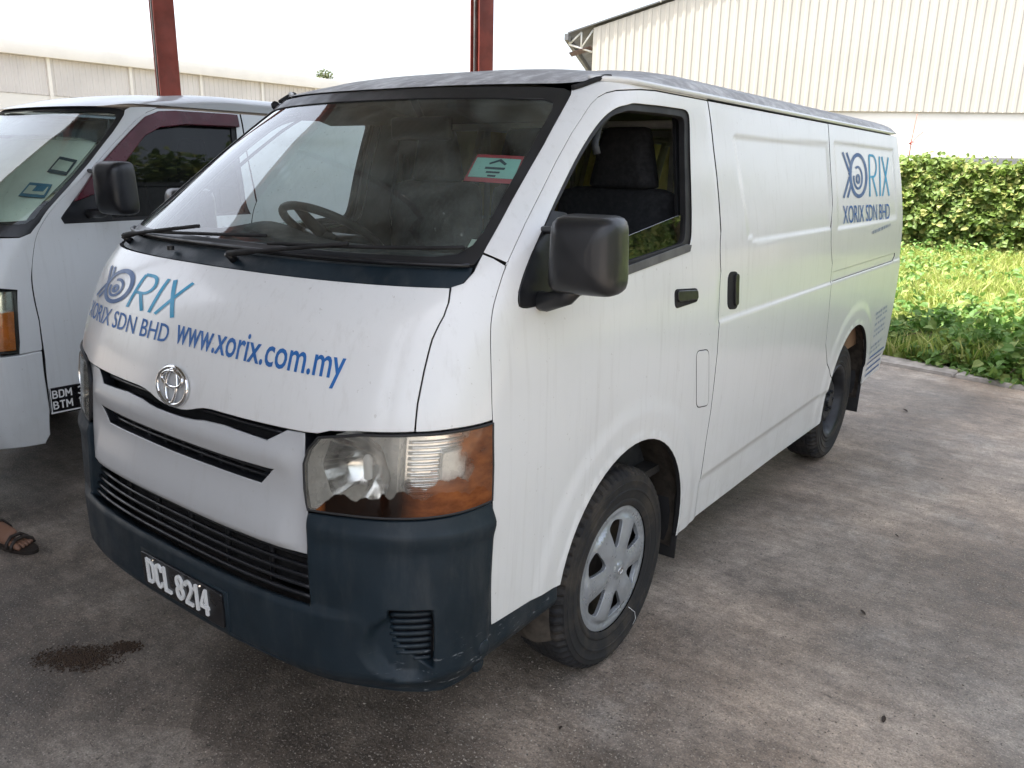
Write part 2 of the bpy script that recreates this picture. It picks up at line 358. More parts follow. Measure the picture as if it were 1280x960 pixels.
def inside(P, poly):
    x, y = P[:, 0], P[:, 1]; r = np.zeros(len(P), bool); q = np.array(poly); j = len(q)-1
    for i in range(len(q)):
        xi, yi = q[i]; xj, yj = q[j]; c = (yi > y) != (yj > y)
        with np.errstate(divide='ignore', invalid='ignore'): r ^= c & (x < (xj-xi)*(y-yi)/((yj-yi) if yj != yi else 1e-12)+xi)
        j = i
    return r
def pdist(P, poly, closed=True):
    q = np.array(poly, float); d = np.full(len(P), 1e9); k = len(q)
    for i in range(k if closed else k-1):
        a, b_ = q[i], q[(i+1) % k]; ab = b_-a; t = np.clip(((P-a)@ab)/max(ab@ab, 1e-12), 0, 1); d = np.minimum(d, np.linalg.norm(P-a-t[:, None]*ab, axis=1))
    return d
def resample(poly, step, closed=True):
    out = []; k = len(poly)
    for i in range(k if closed else k-1):
        a = np.array(poly[i], float); b_ = np.array(poly[(i+1) % k], float); n = max(1, int(math.ceil(np.linalg.norm(b_-a)/step)))
        for j in range(n): out.append(a+(b_-a)*j/n)
    if not closed: out.append(np.array(poly[-1], float))
    return out
def rounded(poly, r, n=5):
    """round the corners of a closed polygon"""
    out = []; k = len(poly)
    for i in range(k):
        p = np.array(poly[i], float); a = np.array(poly[i-1], float); b_ = np.array(poly[(i+1) % k], float)
        da, db = np.linalg.norm(a-p), np.linalg.norm(b_-p); ra = min(r, da*.45); rb = min(r, db*.45)
        A = p+(a-p)/max(da, 1e-9)*ra; B = p+(b_-p)/max(db, 1e-9)*rb
        for j in range(n+1): t = j/n; out.append(tuple((1-t)**2*A+2*t*(1-t)*p+t*t*B))
    return out
def inset(poly, d):
    q = np.array(poly, float); k = len(q); ar = .5*sum(q[i][0]*q[(i+1) % k][1]-q[(i+1) % k][0]*q[i][1] for i in range(k)); sg = 1 if ar > 0 else -1; out = []
    for i in range(k):
        a, p, b_ = q[i-1], q[i], q[(i+1) % k]; e1 = p-a; e2 = b_-p
        n1 = np.array([-e1[1], e1[0]])/max(np.linalg.norm(e1), 1e-9)*sg; n2 = np.array([-e2[1], e2[0]])/max(np.linalg.norm(e2), 1e-9)*sg
        n = n1+n2; l = np.linalg.norm(n); n = n1 if l < 1e-6 else n/l; c = max(.4, float(n@n1)); out.append(tuple(p+n*d/c))
    return out
def mirror(poly): return [(-a, b_) for a, b_ in poly][::-1]
def panel(name, outer, holes, f, mat, parent, res=.022, gap=.0040, depth=.016, lip=.0018, rim='gap_black', hgap=0., rimfirst=None):
    """sheet cut to an outline on the surface f(u,z), with real thickness: a rolled edge and a return"""
    outer = [tuple(p) for p in outer]; loops = [inset(outer, gap) if gap else outer]+[inset(h_, -hgap) if hgap else h_ for h_ in holes]
    pts = []; edges = []
    for lp in loops:
        q = resample(lp, res*.75); b0 = len(pts); pts += q; edges += [(b0+i, b0+(i+1) % len(q)) for i in range(len(q))]
    q = np.array(loops[0]); lo = q.min(0); hi = q.max(0)
    gx, gz = np.meshgrid(np.arange(lo[0]+res/2, hi[0], res), np.arange(lo[1]+res/2, hi[1], res*.93)); gx = gx+((np.arange(gx.shape[0]) % 2)*res*.5)[:, None]
    G = np.stack([gx.ravel(), gz.ravel()], 1)
    if len(G):
        keep = inside(G, loops[0])
        for h_ in loops[1:]: keep &= ~inside(G, h_)
        G = G[keep]
        for lp in loops:
            if len(G): G = G[pdist(G, lp) > res*.45]
    allp = [Vector((float(p[0]), float(p[1]))) for p in pts]+[Vector((float(p[0]), float(p[1]))) for p in G]
    V2, _, Fc, *_r = delaunay_2d_cdt(allp, edges, [], 0, 1e-6)
    V2 = np.array([(v.x, v.y) for v in V2]); Fc = np.array([f_ for f_ in Fc if len(f_) == 3])
    C_ = V2[Fc].mean(1); keep = inside(C_, loops[0])
    for h_ in loops[1:]: keep &= ~inside(C_, h_)
    Fc = Fc[keep]
    a, b_, c = V2[Fc[:, 0]], V2[Fc[:, 1]], V2[Fc[:, 2]]; ar = (b_[:, 0]-a[:, 0])*(c[:, 1]-a[:, 1])-(b_[:, 1]-a[:, 1])*(c[:, 0]-a[:, 0])
    Fc[ar < 0] = Fc[ar < 0][:, ::-1]; Fc = Fc[np.abs(ar) > 1e-10]
    P = f(V2[:, 0], V2[:, 1]); n = nrm(f, V2[:, 0], V2[:, 1])
    cnt = {}
    for tri in Fc:
        for i in range(3): cnt[(tri[i], tri[(i+1) % 3])] = 1
    bd = [(i, j) for (i, j) in cnt if (j, i) not in cnt]
    tout = np.zeros_like(P)
    for i, j in bd:
        e = P[j]-P[i]; t_ = np.cross(e, n[i]); l = np.linalg.norm(t_)
        if l > 0: tout[i] += t_/l; tout[j] += t_/l
    ids = sorted({i for e in bd for i in e}); mp = {i: k for k, i in enumerate(ids)}
    to = tout[ids]; to /= np.maximum(np.linalg.norm(to, axis=1, keepdims=True), 1e-9); Pb = P[ids]; nb = n[ids]; k0 = len(P); kb = len(ids)
    rows = [(Pb, nb*.85+to*.5), (Pb+to*lip*.75-nb*lip*.35, nb*.5+to*.85), (Pb+to*lip-nb*lip*1.4, to), (Pb+to*lip-nb*depth, to)]
    V = [P]+[r_[0] for r_ in rows]; NR = [n]+[r_[1]/np.linalg.norm(r_[1], axis=1, keepdims=True) for r_ in rows]
    faces = [tuple(x) for x in Fc]; fm = [0]*len(faces)
    for i, j in bd:
        for r_ in range(3):
            A = k0+r_*kb; faces.append((A+mp[j], A+mp[i], A+kb+mp[i], A+kb+mp[j])); fm.append(1 if r_ >= 1 else 0)
    return mk(name, np.concatenate(V), faces, mat, parent, True, np.concatenate(NR), [mat, rim], fm)
def off(f, d):
    return lambda u, z: f(u, z)+nrm(f, np.asarray(u, float), np.asarray(z, float)+0*np.asarray(u, float))*d
def wall(name, outline, f, d0, d1, mat, parent, step=.02, closed=True):
    """band standing on an outline, from offset d0 to offset d1"""
    q = np.array(resample(outline, step, closed)); A = off(f, d0)(q[:, 0], q[:, 1]); B = off(f, d1)(q[:, 0], q[:, 1]); k = len(q)
    Fc = [(i, (i+1) % k, k+(i+1) % k, k+i) for i in range(k if closed else k-1)]
    o = mk(name, np.concatenate([A, B]), Fc, mat, parent); o.data.set_sharp_from_angle(angle=R(40)); return o

# ------------------------------------------------------------------ the parked white van
van = empty('parked_van'); tag(van, 'white panel van with blue lettering and stained headlamp parked in the foreground', 'van')
AF, AR, AZ, AR_R = 1.066, 3.655, .40, .397
REC1 = [(1.84, 1.752), (3.02, 1.765), (3.02, 1.36), (2.02, 1.352), (1.93, 1.38)]
REC2 = [(3.13, 1.772), (4.40, 1.782), (4.43, 1.36), (3.13, 1.352)]
def emb(u, z):
    P = S(u, z); y = P[..., 1]; a = np.abs(u); e = np.zeros_like(y); sm = sst(a, .9, 1.1)
    for yc in (AF, AR):
        dz = np.maximum(z-AZ, 0); r_ = np.hypot(y-yc, dz)
        e += .006*(1-sst(r_, .48, .54))*sm + .004*(1-sst(r_, .405, .425))*sm
    bk = sst(y, 1.62, 1.68)*sm
    e += -.006*sst(z, 1.088, 1.106)*(1-sst(z, 1.12, 1.34)*.75)*bk
    e += -.008*(1-sst(z, .478, .502))*bk
    q = np.stack([y.ravel(), (np.asarray(z)+0*y).ravel()], 1)
    mk_ = (q[:, 0] > 1.7) & (q[:, 0] < 4.6) & (q[:, 1] > 1.25)
    if mk_.any():
        ee = np.zeros(len(q)); qq = q[mk_]
        for pl in (REC1, REC2):
            d = pdist(qq, pl); d = np.where(inside(qq, pl), d, -d); ee[mk_] += -.0045*sst(d, -.004, .022)
        e += ee.reshape(y.shape)
    return e
def B(u, z):
    u = np.asarray(u, float); z = np.asarray(z, float)+0*u
    return S(u, z)+nrm(S, u, z)*emb(u, z)[..., None]
def BP(u, z):            # bumper skin
    u = np.asarray(u, float); z = np.asarray(z, float)+0*u; a = np.abs(u)
    e = .010*(1-sst(a, .92, .975))+.013*(1-sst(a, .41, .53))*(1-sst(z, .572, .600))
    e += -.010*sst(z, .80, .845)+.007*sst(z, .745, .79)*(1-sst(z, .79, .815))*sst(a, .36, .42)
    e += -.030*(1-sst(z, .36, .43))
    # dished surround of the fog lamp blank
    d = np.hypot((a-.625)/.13, (z-.505)/.105); e += -.030*(1-sst(d, .72, 1.0))*sst(.70-a, 0, .06)
    return S(u, z)+nrm(S, u, z)*e[..., None]
def GR(u, z):            # painted grille moulding
    u = np.asarray(u, float); z = np.asarray(z, float)+0*u; a = np.abs(u)
    bar = np.exp(-((z-.942)/.038)**2)*.016; low = .020*(1-sst(z, .74, .86))*sst(z, .70, .735)
    return S(u, z)+nrm(S, u, z)*((bar+low)*(1-sst(a, .31, .375))-.004)[..., None]

nose_seam = [(.618, 1.351), (.631, 1.318), (.632, 1.290), (.626, 1.272), (.617, 1.240), (.610, 1.172), (.606, 1.103), (.608, 1.040)]
lamp_top = [(.608, 1.040), (.483, 1.032), (.420, 1.024), (.394, 1.013)]
wave = [(.322, 1.010), (.210, 1.008), (.130, 1.007), (.105, 1.004), (.085, .998), (.068, .991), (.05, .985), (.03, .981), (0, .980)]
def sym(right):          # right half from top centre outwards and down to bottom centre -> closed outline
    return list(right)+[(-a, b_) for a, b_ in right[::-1] if abs(a) > 1e-6]
nose = panel('nose_panel', sym([(0, 1.349)]+nose_seam+lamp_top[1:]+[(.366, 1.011)]+wave), [], B, 'white_paint', van)
nose['label'] = 'white nose panel with blue company lettering'
door_front = [(.895, 1.842), (.799, 1.836), (.752, 1.827), (.725, 1.813), (.711, 1.791), (.709, 1.713), (.715, 1.639), (.739, 1.485), (.755, 1.430), (.764, 1.396), (.776, 1.352), (.785, 1.313), (.800, 1.270), (.845, 1.16), (.894, 1.047), (.939, .815), (.977, .494)]
cowl_c = [(.618, 1.351), (.649, 1.360), (.662, 1.382), (.657, 1.422)]
fseam = [(.657, 1.422), (.703, 1.412), (.764, 1.396)]
fend = cowl_c+fseam[1:]+door_front[10:15]+[(.728, 1.045), (.608, 1.040)]+nose_seam[::-1][1:-1]
ws_side = [(.657, 1.422), (.643, 1.540), (.633, 1.679), (.612, 1.815)]
DTOP = 1.853
pill = ws_side+[(.600, 1.838), (.66, 1.858)]+[(.80, 1.866)]+sY((1.20, 1.868), (1.652, 1.868), (1.652, DTOP), (1.266, DTOP))+door_front[:10]+[(.764, 1.396)]+fseam[::-1][1:-1]
th = [math.asin((.325-AZ)/AR_R), math.pi-math.asin((.474-AZ)/AR_R)]
arc = [(AF+AR_R*math.cos(th[0]+(th[1]-th[0])*i/28), AZ+AR_R*math.sin(th[0]+(th[1]-th[0])*i/28)) for i in range(29)]
seam_y = [(1.652, DTOP), (1.661, 1.737), (1.669, 1.604), (1.673, 1.414), (1.668, 1.275), (1.666, 1.103), (1.665, .986), (1.662, .757), (1.648, .498), (1.662, .322)]
door_o = [(U(1.266, DTOP), DTOP)]+sY(*seam_y)+sY((1.52, .324))+sY(*arc)+[(.978, .490)]+door_front[::-1][1:]
win_o = rounded(sY((1.490, 1.812), (1.484, 1.75), (1.43, 1.41), (1.404, 1.372), (.997, 1.335), (.692, 1.298), (.503, 1.290))+[(.925, 1.297), (.885, 1.331), (.862, 1.401), (.816, 1.528), (.794, 1.661), (.806, 1.753), (.859, 1.789), (.950, 1.800)]+sY((1.10, 1.806), (1.291, 1.811)), .045, 4)
def side_parts(sg, vn):
    M_ = (lambda q: q) if sg > 0 else mirror
    f = B
    panel('front_fender', M_(fend), [], f, 'white_paint', vn, gap=.003)
    panel('windscreen_pillar', M_(pill), [], f, 'white_paint', vn, res=.018, gap=.0022)
    dr = panel('front_door', M_(door_o), [M_(win_o)], f, 'white_paint', vn, res=.02)
    # sliding side door
    a0 = math.asin((.47-AZ)/AR_R); rb = [(AR+AR_R*math.cos(math.pi-a0-(math.pi-2*a0)*i/28), AZ+AR_R*math.sin(math.pi-a0-(math.pi-2*a0)*i/28)) for i in range(29)]
    ra = [(AR+AR_R*math.cos(math.pi-t_*1.05), AZ+AR_R*math.sin(math.pi-t_*1.05)) for t_ in (0, .15, .3, .45, .6, .75)]
    cut = (AR+AR_R*math.cos(math.pi-.9), AZ+AR_R*math.sin(math.pi-.9))
    arch1 = [(AR+AR_R*math.cos(math.pi+.19-i/8*(.19+.42)), AZ+AR_R*math.sin(math.pi+.19-i/8*(.19+.42))) for i in range(9)]
    q_s = arch1[-1]
    slide = sY(*seam_y[::-1])+sY((3.060, DTOP+.001), (3.055, 1.776), (3.045, 1.471), (3.066, 1.190), (3.07, .95), (3.10, .78), (3.19, .66))+sY(*arch1[::-1])+sY((3.25, .31))
    panel('sliding_door', M_(slide), [], f, 'white_paint', vn, res=.017)
    end = lambda z: float(U(float(LR(z))-RC, z)+RC*math.pi/2+float(WD(z))-RC-.002)
    arch2 = [(AR+AR_R*math.cos(math.pi-.42-i/26*(math.pi-.42+.05)), AZ+AR_R*math.sin(math.pi-.42-i/26*(math.pi-.42+.05))) for i in range(27)]
    zs = [.36, .5, .8, 1.1, 1.4, 1.6, 1.75, DTOP+.002]
    quarter = sY(*arch2)+sY((4.07, .36))+[(end(z), z) for z in zs]+sY((3.060, DTOP+.001), (3.055, 1.776), (3.045, 1.471), (3.066, 1.190), (3.07, .95), (3.10, .78), (3.19, .66))
    rail = sY((3.085, 1.100), (4.40, 1.100), (4.45, 1.125), (4.45, 1.150), (3.085, 1.150))
    rw = rounded([(end(z)-x_, z) for x_, z in ((.64, 1.12), (.02, 1.12), (.02, 1.79), (.56, 1.79))], .05)
    panel('rear_glass', M_(inset(rw, -.01)), [], off(f, -.008), 'clear_glass', vn, gap=0, depth=.004, rim='rubber_trim', res=.05)
    qp = panel('rear_quarter', M_(quarter), [M_(rail), M_(rw)], f, 'white_paint', vn, res=.020)
    panel('door_rail_cover', M_(inset(rail, .004)), [], off(f, -.004), 'white_paint', qp if False else vn, gap=0)
    return dr
door_n = side_parts(1, van); door_f = side_parts(-1, van)

def mirror_head(parent, c, rz, hw, hh, mat='satin_black'):
    # domed shell behind, flat glass towards the driver; outline a soft rectangle narrowing a little at the top
    n_ = 64; rows = []
    for (yy, k) in ((.052, .93), (.050, .97), (.040, .99), (.010, 1.0), (-.018, .985), (-.036, .95), (-.050, .88), (-.060, .78), (-.067, .62), (-.071, .42), (-.073, .2), (-.0735, .02)):
        ring = []
        for i in range(n_):
            a = 2*math.pi*(i+.5)/n_; e_ = 7.0; g_ = (abs(math.cos(a))**e_+abs(math.sin(a))**e_)**(1/e_); x_, z_ = math.cos(a)/g_, math.sin(a)/g_; ring.append((x_*hw*k*(1-.04*z_), yy, z_*hh*k))
        rows.append(ring)
    V = [p for r_ in rows for p in r_]; Fc = [(i*n_+j, (i+1)*n_+j, (i+1)*n_+(j+1) % n_, i*n_+(j+1) % n_) for i in range(len(rows)-1) for j in range(n_)]; Fc.append(tuple((len(rows)-1)*n_+j for j in range(n_-1, -1, -1)))
    o = mk('mirror_head', V, Fc, mat, parent); o.location = c; o.rotation_euler = (R(2), 0, rz)
    V2_ = [(p[0]*.96, .0525, p[2]*.96) for p in rows[0]]; mk('mirror_glass', V2_, [tuple(range(n_))], 'chrome', o, False)
    return o
# rubber seal, sail plate, half lowered glass, inner trim of each front door
def door_fit(sg, dr):
    M_ = (lambda q: q) if sg > 0 else mirror
    inner = rounded(sY((1.462, 1.790), (1.452, 1.74), (1.395, 1.42), (1.375, 1.392), (.99, 1.362), (.72, 1.322), (.56, 1.312))+[(.955, 1.318), (.912, 1.345), (.885, 1.405), (.842, 1.528), (.822, 1.655), (.834, 1.738), (.872, 1.768), (.955, 1.780)]+sY((1.10, 1.786), (1.28, 1.790)), .04, 4)
    panel('window_seal', M_(inset(win_o, .001)), [M_(inner)], off(B, -.006), 'rubber_trim', dr, res=.018, gap=0, depth=.02)
    wall('window_return', M_(inset(win_o, .0005)), B, -.003, -.03, 'grey_trim', dr)
    strip = sY((1.415, 1.384), (1.404, 1.366), (.997, 1.330), (.73, 1.298), (.73, 1.322), (.99, 1.352), (1.375, 1.388))
    panel('waist_strip', M_(strip), [], off(B, .004), 'grey_trim', dr, gap=0)
    sail = [(.925, 1.299), (.887, 1.332), (.864, 1.401), (.824, 1.518)]+sY((.665, 1.51), (.70, 1.40), (.735, 1.30), (.60, 1.295), (.503, 1.292))
    panel('mirror_sail', M_(inset(sail, .003)), [], off(B, .003), 'black_plastic', dr, gap=0)
    if sg > 0:
        g = sY((1.40, 1.486), (1.45, 1.40), (1.40, 1.36), (.99, 1.33), (.70, 1.30), (.68, 1.385), (1.02, 1.434))
    else: g = sY((1.39, 1.40), (1.375, 1.375), (.99, 1.345), (.72, 1.31), (.70, 1.35), (1.02, 1.38))
    panel('door_glass', M_(g), [], off(B, -.016), 'side_glass' if sg > 0 else 'windscreen_glass', dr, gap=0, depth=.004, rim='side_glass')
    trim = sY((1.62, 1.79), (1.64, 1.3), (1.63, .62), (1.40, .80), (1.066, .90), (.70, .70), (.50, .62))+[(.985, .9), (.93, 1.2), (.86, 1.37), (.80, 1.5), (.775, 1.655), (.80, 1.77), (.9, 1.81)]+sY((1.2, 1.82))
    panel('door_trim', M_(trim), [M_(inset(win_o, -.004))], off(B, -.055), 'dash_grey', dr, gap=0, res=.035, depth=.01)
    h = rounded(sY((1.290, 1.252), (1.462, 1.238), (1.466, 1.196), (1.295, 1.192)), .02)
    hb = panel('handle_recess', M_(h), [], off(B, .003), 'matt_black', dr, gap=0)
    h2 = rounded(sY((1.300, 1.246), (1.452, 1.233), (1.456, 1.205), (1.305, 1.214)), .012)
    panel('handle', M_(h2), [], off(B, .009), 'black_plastic', dr, gap=0, depth=.008, res=.012, lip=.003)
    if sg > 0:
        fl = rounded(sY((1.475, 1.022), (1.585, 1.010), (1.632, .790), (1.520, .806)), .03)
        fi = inset(fl, .0035)
        panel('fuel_flap_gap', fl, [fi], off(B, .0006), 'gap_black', dr, gap=0, depth=.002, res=.03)
        panel('fuel_flap', fi, [], off(B, .0012), 'white_paint', dr, gap=0, depth=.002)
    # mirror
    mirror_head(dr, (.955, .555, 1.424) if sg > 0 else (-.89, .69, 1.424), R(10) if sg > 0 else R(72), .086, .092)
    if sg > 0: tube('mirror_arm', [(sg*.80, .56, 1.303), (sg*.86, .535, 1.306), (sg*.915, .535, 1.325), (sg*.945, .55, 1.36)], [.026, .024, .022, .02], 'satin_black', dr, 10)
    if sg > 0: tube('mirror_stay', [(sg*.79, .60, 1.47), (sg*.85, .58, 1.475), (sg*.93, .57, 1.475)], .010, 'black_plastic', dr, 8)
door_fit(1, door_n); door_fit(-1, door_f)
# sliding door pull
sh = rounded(sY((1.735, 1.268), (1.830, 1.262), (1.845, 1.122), (1.745, 1.132)), .035)
panel('slide_handle_cup', sh, [], off(B, .002), 'matt_black', van, gap=0)
panel('slide_handle', rounded(sY((1.79, 1.255), (1.822, 1.253), (1.832, 1.14), (1.80, 1.142)), .012), [], off(B, .010), 'black_plastic', van, gap=0, depth=.008, res=.012, lip=.003)

# windscreen, frit band, cowl, wipers
scr_out = [(0, 1.392), (.30, 1.392), (.56, 1.395), (.648, 1.399), (.657, 1.422)]+ws_side[1:]+[(.602, 1.830), (.575, 1.838), (.536, 1.840), (.370, 1.845), (.151, 1.848), (0, 1.848)]
scr_in = [(0, 1.412), (.30, 1.411), (.53, 1.413), (.585, 1.420), (.612, 1.440), (.617, 1.47), (.608, 1.545), (.598, 1.670), (.583, 1.775), (.570, 1.797), (.535, 1.806), (.37, 1.811), (.15, 1.815), (0, 1.815)]
def loop(r_): return r_+[(-a, b_) for a, b_ in r_[::-1] if a > 1e-6]
ws = panel('windscreen', inset(loop(scr_in), -.012), [], off(S, -.007), 'windscreen_glass', van, gap=0, depth=.004, rim='windscreen_glass', res=.03)
panel('frit_band', loop(scr_out), [loop(scr_in)], off(S, -.003), 'satin_black', ws, gap=.001, depth=.004)
panel('cowl', loop([(0, 1.350), (.618, 1.352), (.645, 1.362), (.655, 1.380), (.650, 1.398), (.56, 1.394), (.30, 1.391), (0, 1.391)]), [], off(S, -.010), 'navy_plastic', van, gap=.002, depth=.02)
tube('cowl_lip', off(S, .002)(np.linspace(-.64, .64, 41), np.full(41, 1.394)), .006, 'black_plastic', van, 6)
def wiper(u0, z0, u1, z1, ub, zb, uc, zc):
    w = tube('wiper_arm', off(S, .016)(np.linspace(u0, u1, 12), np.linspace(z0, z1, 12)), [.009]*3+[.0055]*9, 'matt_black', van, 6)
    tube('wiper_blade', off(S, .008)(np.linspace(ub, uc, 20), np.linspace(zb, zc, 20)), .005, 'matt_black', w, 6)
    V, Fc = tube_data([off(S, -.01)(np.array([u0]), np.array([z0]))[0], off(S, .018)(np.array([u0]), np.array([z0]))[0]], .011, 10); mk('wiper_pivot', V, Fc, 'black_plastic', w)
wiper(.049, 1.371, .335, 1.418, .13, 1.408, .60, 1.428)
wiper(-.46, 1.371, -.13, 1.425, -.36, 1.398, .105, 1.424)
lathe('washer_jet', [(0, .010), (.012, .010), (.014, .0)], 'black_plastic', van, tuple(off(S, 0)(np.array([-.18]), np.array([1.368]))[0]), 'z', 10)
# permit sticker behind the glass
sq = [(.452, 1.663), (.585, 1.659), (.602, 1.591), (.464, 1.596)]
st = panel('permit_sticker', sq, [], off(S, -.0165), 'sticker_red', ws, gap=0, depth=.001, res=.03)
panel('permit_field', [(.458, 1.654), (.583, 1.650), (.597, 1.602), (.468, 1.606)], [], off(S, -.0155), 'sticker_teal', st, gap=0, depth=.0005, res=.03)
for q in ([(.50, 1.640), (.525, 1.650), (.55, 1.638), (.547, 1.634), (.525, 1.644), (.503, 1.636)], [(.497, 1.630), (.553, 1.628), (.554, 1.623), (.498, 1.625)], [(.507, 1.619), (.545, 1.618), (.546, 1.614), (.508, 1.615)], [(.517, 1.610), (.540, 1.609), (.541, 1.605), (.518, 1.606)]):
    panel('permit_mark', q, [], off(S, -.0145), 'sticker_ink', st, gap=0, depth=.0004, lip=.0002, res=.02)
panel('toll_tag', [(.60, 1.505), (.628, 1.487), (.622, 1.466), (.60, 1.478)], [], off(S, -.03), 'sticker_teal', ws, gap=0, depth=.008, res=.02)
panel('toll_tag', [(.582, 1.470), (.612, 1.468), (.612, 1.452), (.584, 1.453)], [], off(S, -.03), 'sticker_pale', ws, gap=0, depth=.006, res=.02)

# roof skin with drip rail
def roof_of(vn, mat):
    us = np.concatenate([np.linspace(0, 1, 40)[:-1], np.linspace(1, 4.35, 60)]); T = [0, .01, .025, .045, .07, .10, .14, .20, .28, .38, .5, .65, .82, 1]
    rows = []
    zr = 1.849+.017*sst(us, .52, .74)
    Pn = S(us, zr); Pn[:, 1] = np.minimum(Pn[:, 1], 4.60)
    us2 = us
    last = Pn[-1]; rear = [np.array([last[0]*(1-k/8), 4.61, last[2]]) for k in range(1, 9)]
    ring = np.concatenate([Pn, np.array(rear)]); k = len(ring)
    ring = np.concatenate([ring, (ring*np.array([-1, 1, 1]))[1:-1][::-1]]); k = len(ring)
    V = []; ex = 2.6+5.4*sst(ring[:, 1], 1.05, 1.7)
    sp = np.stack([np.zeros(k), np.clip(ring[:, 1], 1.75, 4.0), np.zeros(k)], 1)
    for t_ in T:
        p = ring+(sp-ring)*t_; p[:, 2] = ring[:, 2]+.090*(1-(1-t_)**ex)+.004*math.sin(math.pi*min(1, t_*8)) ; p[:, 2] += (1.866-ring[:, 2])*sst(t_, 0, .25)
        V.append(p)
    Fc = [(i*k+j, i*k+(j+1) % k, (i+1)*k+(j+1) % k, (i+1)*k+j) for i in range(len(T)-1) for j in range(k)]
    o = mk('roof', np.concatenate(V), Fc, mat, vn); return o
rf = roof_of(van, 'grimy_roof')
uu = np.concatenate([np.linspace(.64, 1, 16), np.linspace(1.05, 4.2, 50)]); uu = uu[S(uu, 1.866)[:, 1] < 4.63]
for sg in (1, -1):
    dr_ = tube('drip_rail', off(S, .005)(sg*uu, np.full(len(uu), 1.864)), .0085, 'white_paint', van, 8)
    ue = np.linspace(.605, .735, 10); tube('rail_end_cap', off(S, .006)(sg*ue, 1.828+.040*sst(ue, .58, .72)), .0075, 'matt_black', dr_, 8)
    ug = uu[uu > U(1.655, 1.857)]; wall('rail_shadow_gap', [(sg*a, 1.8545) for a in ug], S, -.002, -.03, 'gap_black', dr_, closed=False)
tube('roof_aerial_stub', [tuple(off(S, d_)(np.array([-.70]), np.array([1.815]))[0]) for d_ in (-.005, .018, .028)], [.016, .016, .010], 'matt_black', van, 10)

# grille, emblem, bumper, plate
slot2 = [(.304, .908), (.268, .858), (.14, .858), (0, .856), (-.14, .858), (-.268, .858), (-.304, .908), (-.15, .905), (0, .903), (.15, .905)]
gr_o = sym([(0, .966), (.05, .967), (.08, .970), (.11, .976), (.17, .980), (.284, .974), (.325, 1.007), (.364, 1.009), (.366, .965), (.376, .81), (.377, .712), (.328, .712), (.23, .716), (0, .716)])
gr = panel('grille_moulding', gr_o, [slot2], GR, 'grille_paint', van, res=.016, gap=.0015, depth=.035, lip=.004, rim='black_plastic')
panel('grille_mesh', sym([(0, 1.0), (.36, 1.015), (.37, .84), (0, .84)]), [], off(S, -.050), 'matt_black', gr, gap=0)
for k in range(9):
    u0 = -.26+.065*k; panel('grille_vane', [(u0-.004, .862), (u0+.004, .862), (u0+.004, .900), (u0-.004, .900)], [], off(S, -.030), 'black_plastic', gr, gap=0, depth=.015, res=.03)
for z_ in (.888, .873): tube('grille_bar', off(S, -.028)(np.linspace(-.285, .285, 30), np.full(30, z_)), .005, 'black_plastic', gr, 6)
tube('grille_bar', off(S, -.028)(np.linspace(-.30, .30, 30), np.full(30, .993)), .006, 'black_plastic', gr, 6)
def ell(cu, cz, a, b_, rad, n=40, d=.010, tilt=0):
    an = np.linspace(0, 2*np.pi, n+1)[:-1]; return tube_data(off(S, d)(cu+a*np.cos(an), cz+b_*np.sin(an)), rad, 8, True)
eb = mk('emblem', *ell(.004, 1.040, .052, .048, .0062, d=.008), 'chrome', van)
mk('emblem_ring', *ell(.004, 1.040, .019, .044, .0050), 'chrome', eb)
mk('emblem_ring', *ell(.004, 1.058, .036, .020, .0050), 'chrome', eb)
an = np.linspace(0, 2*np.pi, 33)[:-1]; panel('emblem_back', [(.004+.050*math.cos(a), 1.04+.046*math.sin(a)) for a in an], [], off(S, .004), 'grille_paint', eb, gap=0, depth=.006, res=.02)

bz = [(.382, .820), (.457, .827), (.583, .832), (.72, .836), (.925, .841), (.940, .815), (.976, .497)]
fog = rounded([(.556, .615), (.690, .612), (.694, .442), (.66, .446), (.592, .486), (.562, .540)], .015)
bump_o = sym([(0, .588), (.271, .588), (.393, .589), (.386, .70)]+bz+sY((.673, .470), (.685, .395), (.50, .378))+[(.974, .378), (.908, .362), (.727, .350), (.634, .358), (.501, .366), (.437, .378), (.224, .402), (0, .405)])
slotl = [(.185, .415), (.335, .408), (.335, .419), (.185, .427)]
bp = panel('front_bumper', bump_o, [fog, mirror(fog), slotl, mirror(slotl)], BP, 'navy_plastic', van, res=.014, gap=.0015, depth=.05, lip=.005, rim='navy_plastic')
for sg in (1, -1):
    M_ = (lambda q: q) if sg > 0 else mirror
    fb = panel('fog_blank', M_(inset(fog, -.006)), [], off(S, -.030), 'black_plastic', bp, gap=0)
    for k in range(9):
        z_ = .600-k*.0175; a0 = .562+max(0, (.53-z_))*.33
        if z_ < .465: a0 = .63
        tube('fog_slat', off(S, -.022)(sg*np.linspace(a0, .688, 8), np.full(8, z_)), .0055, 'navy_plastic', fb, 6)
    pv = off(BP, .001)(np.array([sg*.915, sg*.905]), np.array([.452, .395]))
    for q in pv: lathe('bumper_plug', [(0, .022), (.006, .020), (.010, .012), (.010, 0)], 'navy_plastic', bp, tuple(q-np.array([sg*.004, 0, 0])), 'x', 14)
ik = panel('intake_back', sym([(0, .722), (.385, .720), (.40, .575), (0, .575)]), [], off(S, -.075), 'matt_black', bp, gap=0)
for z_ in (.692, .668, .645, .622, .600): tube('intake_slat', off(S, -.030+(.69-z_)*.25)(np.linspace(-.385, .385, 40), np.full(40, z_)), .0055, 'black_plastic', bp, 6)
for u_ in (-.26, -.13, 0, .13, .26): tube('intake_bracket', off(S, -.05)(np.full(4, u_), np.linspace(.58, .72, 4)), .008, 'black_plastic', bp, 6)
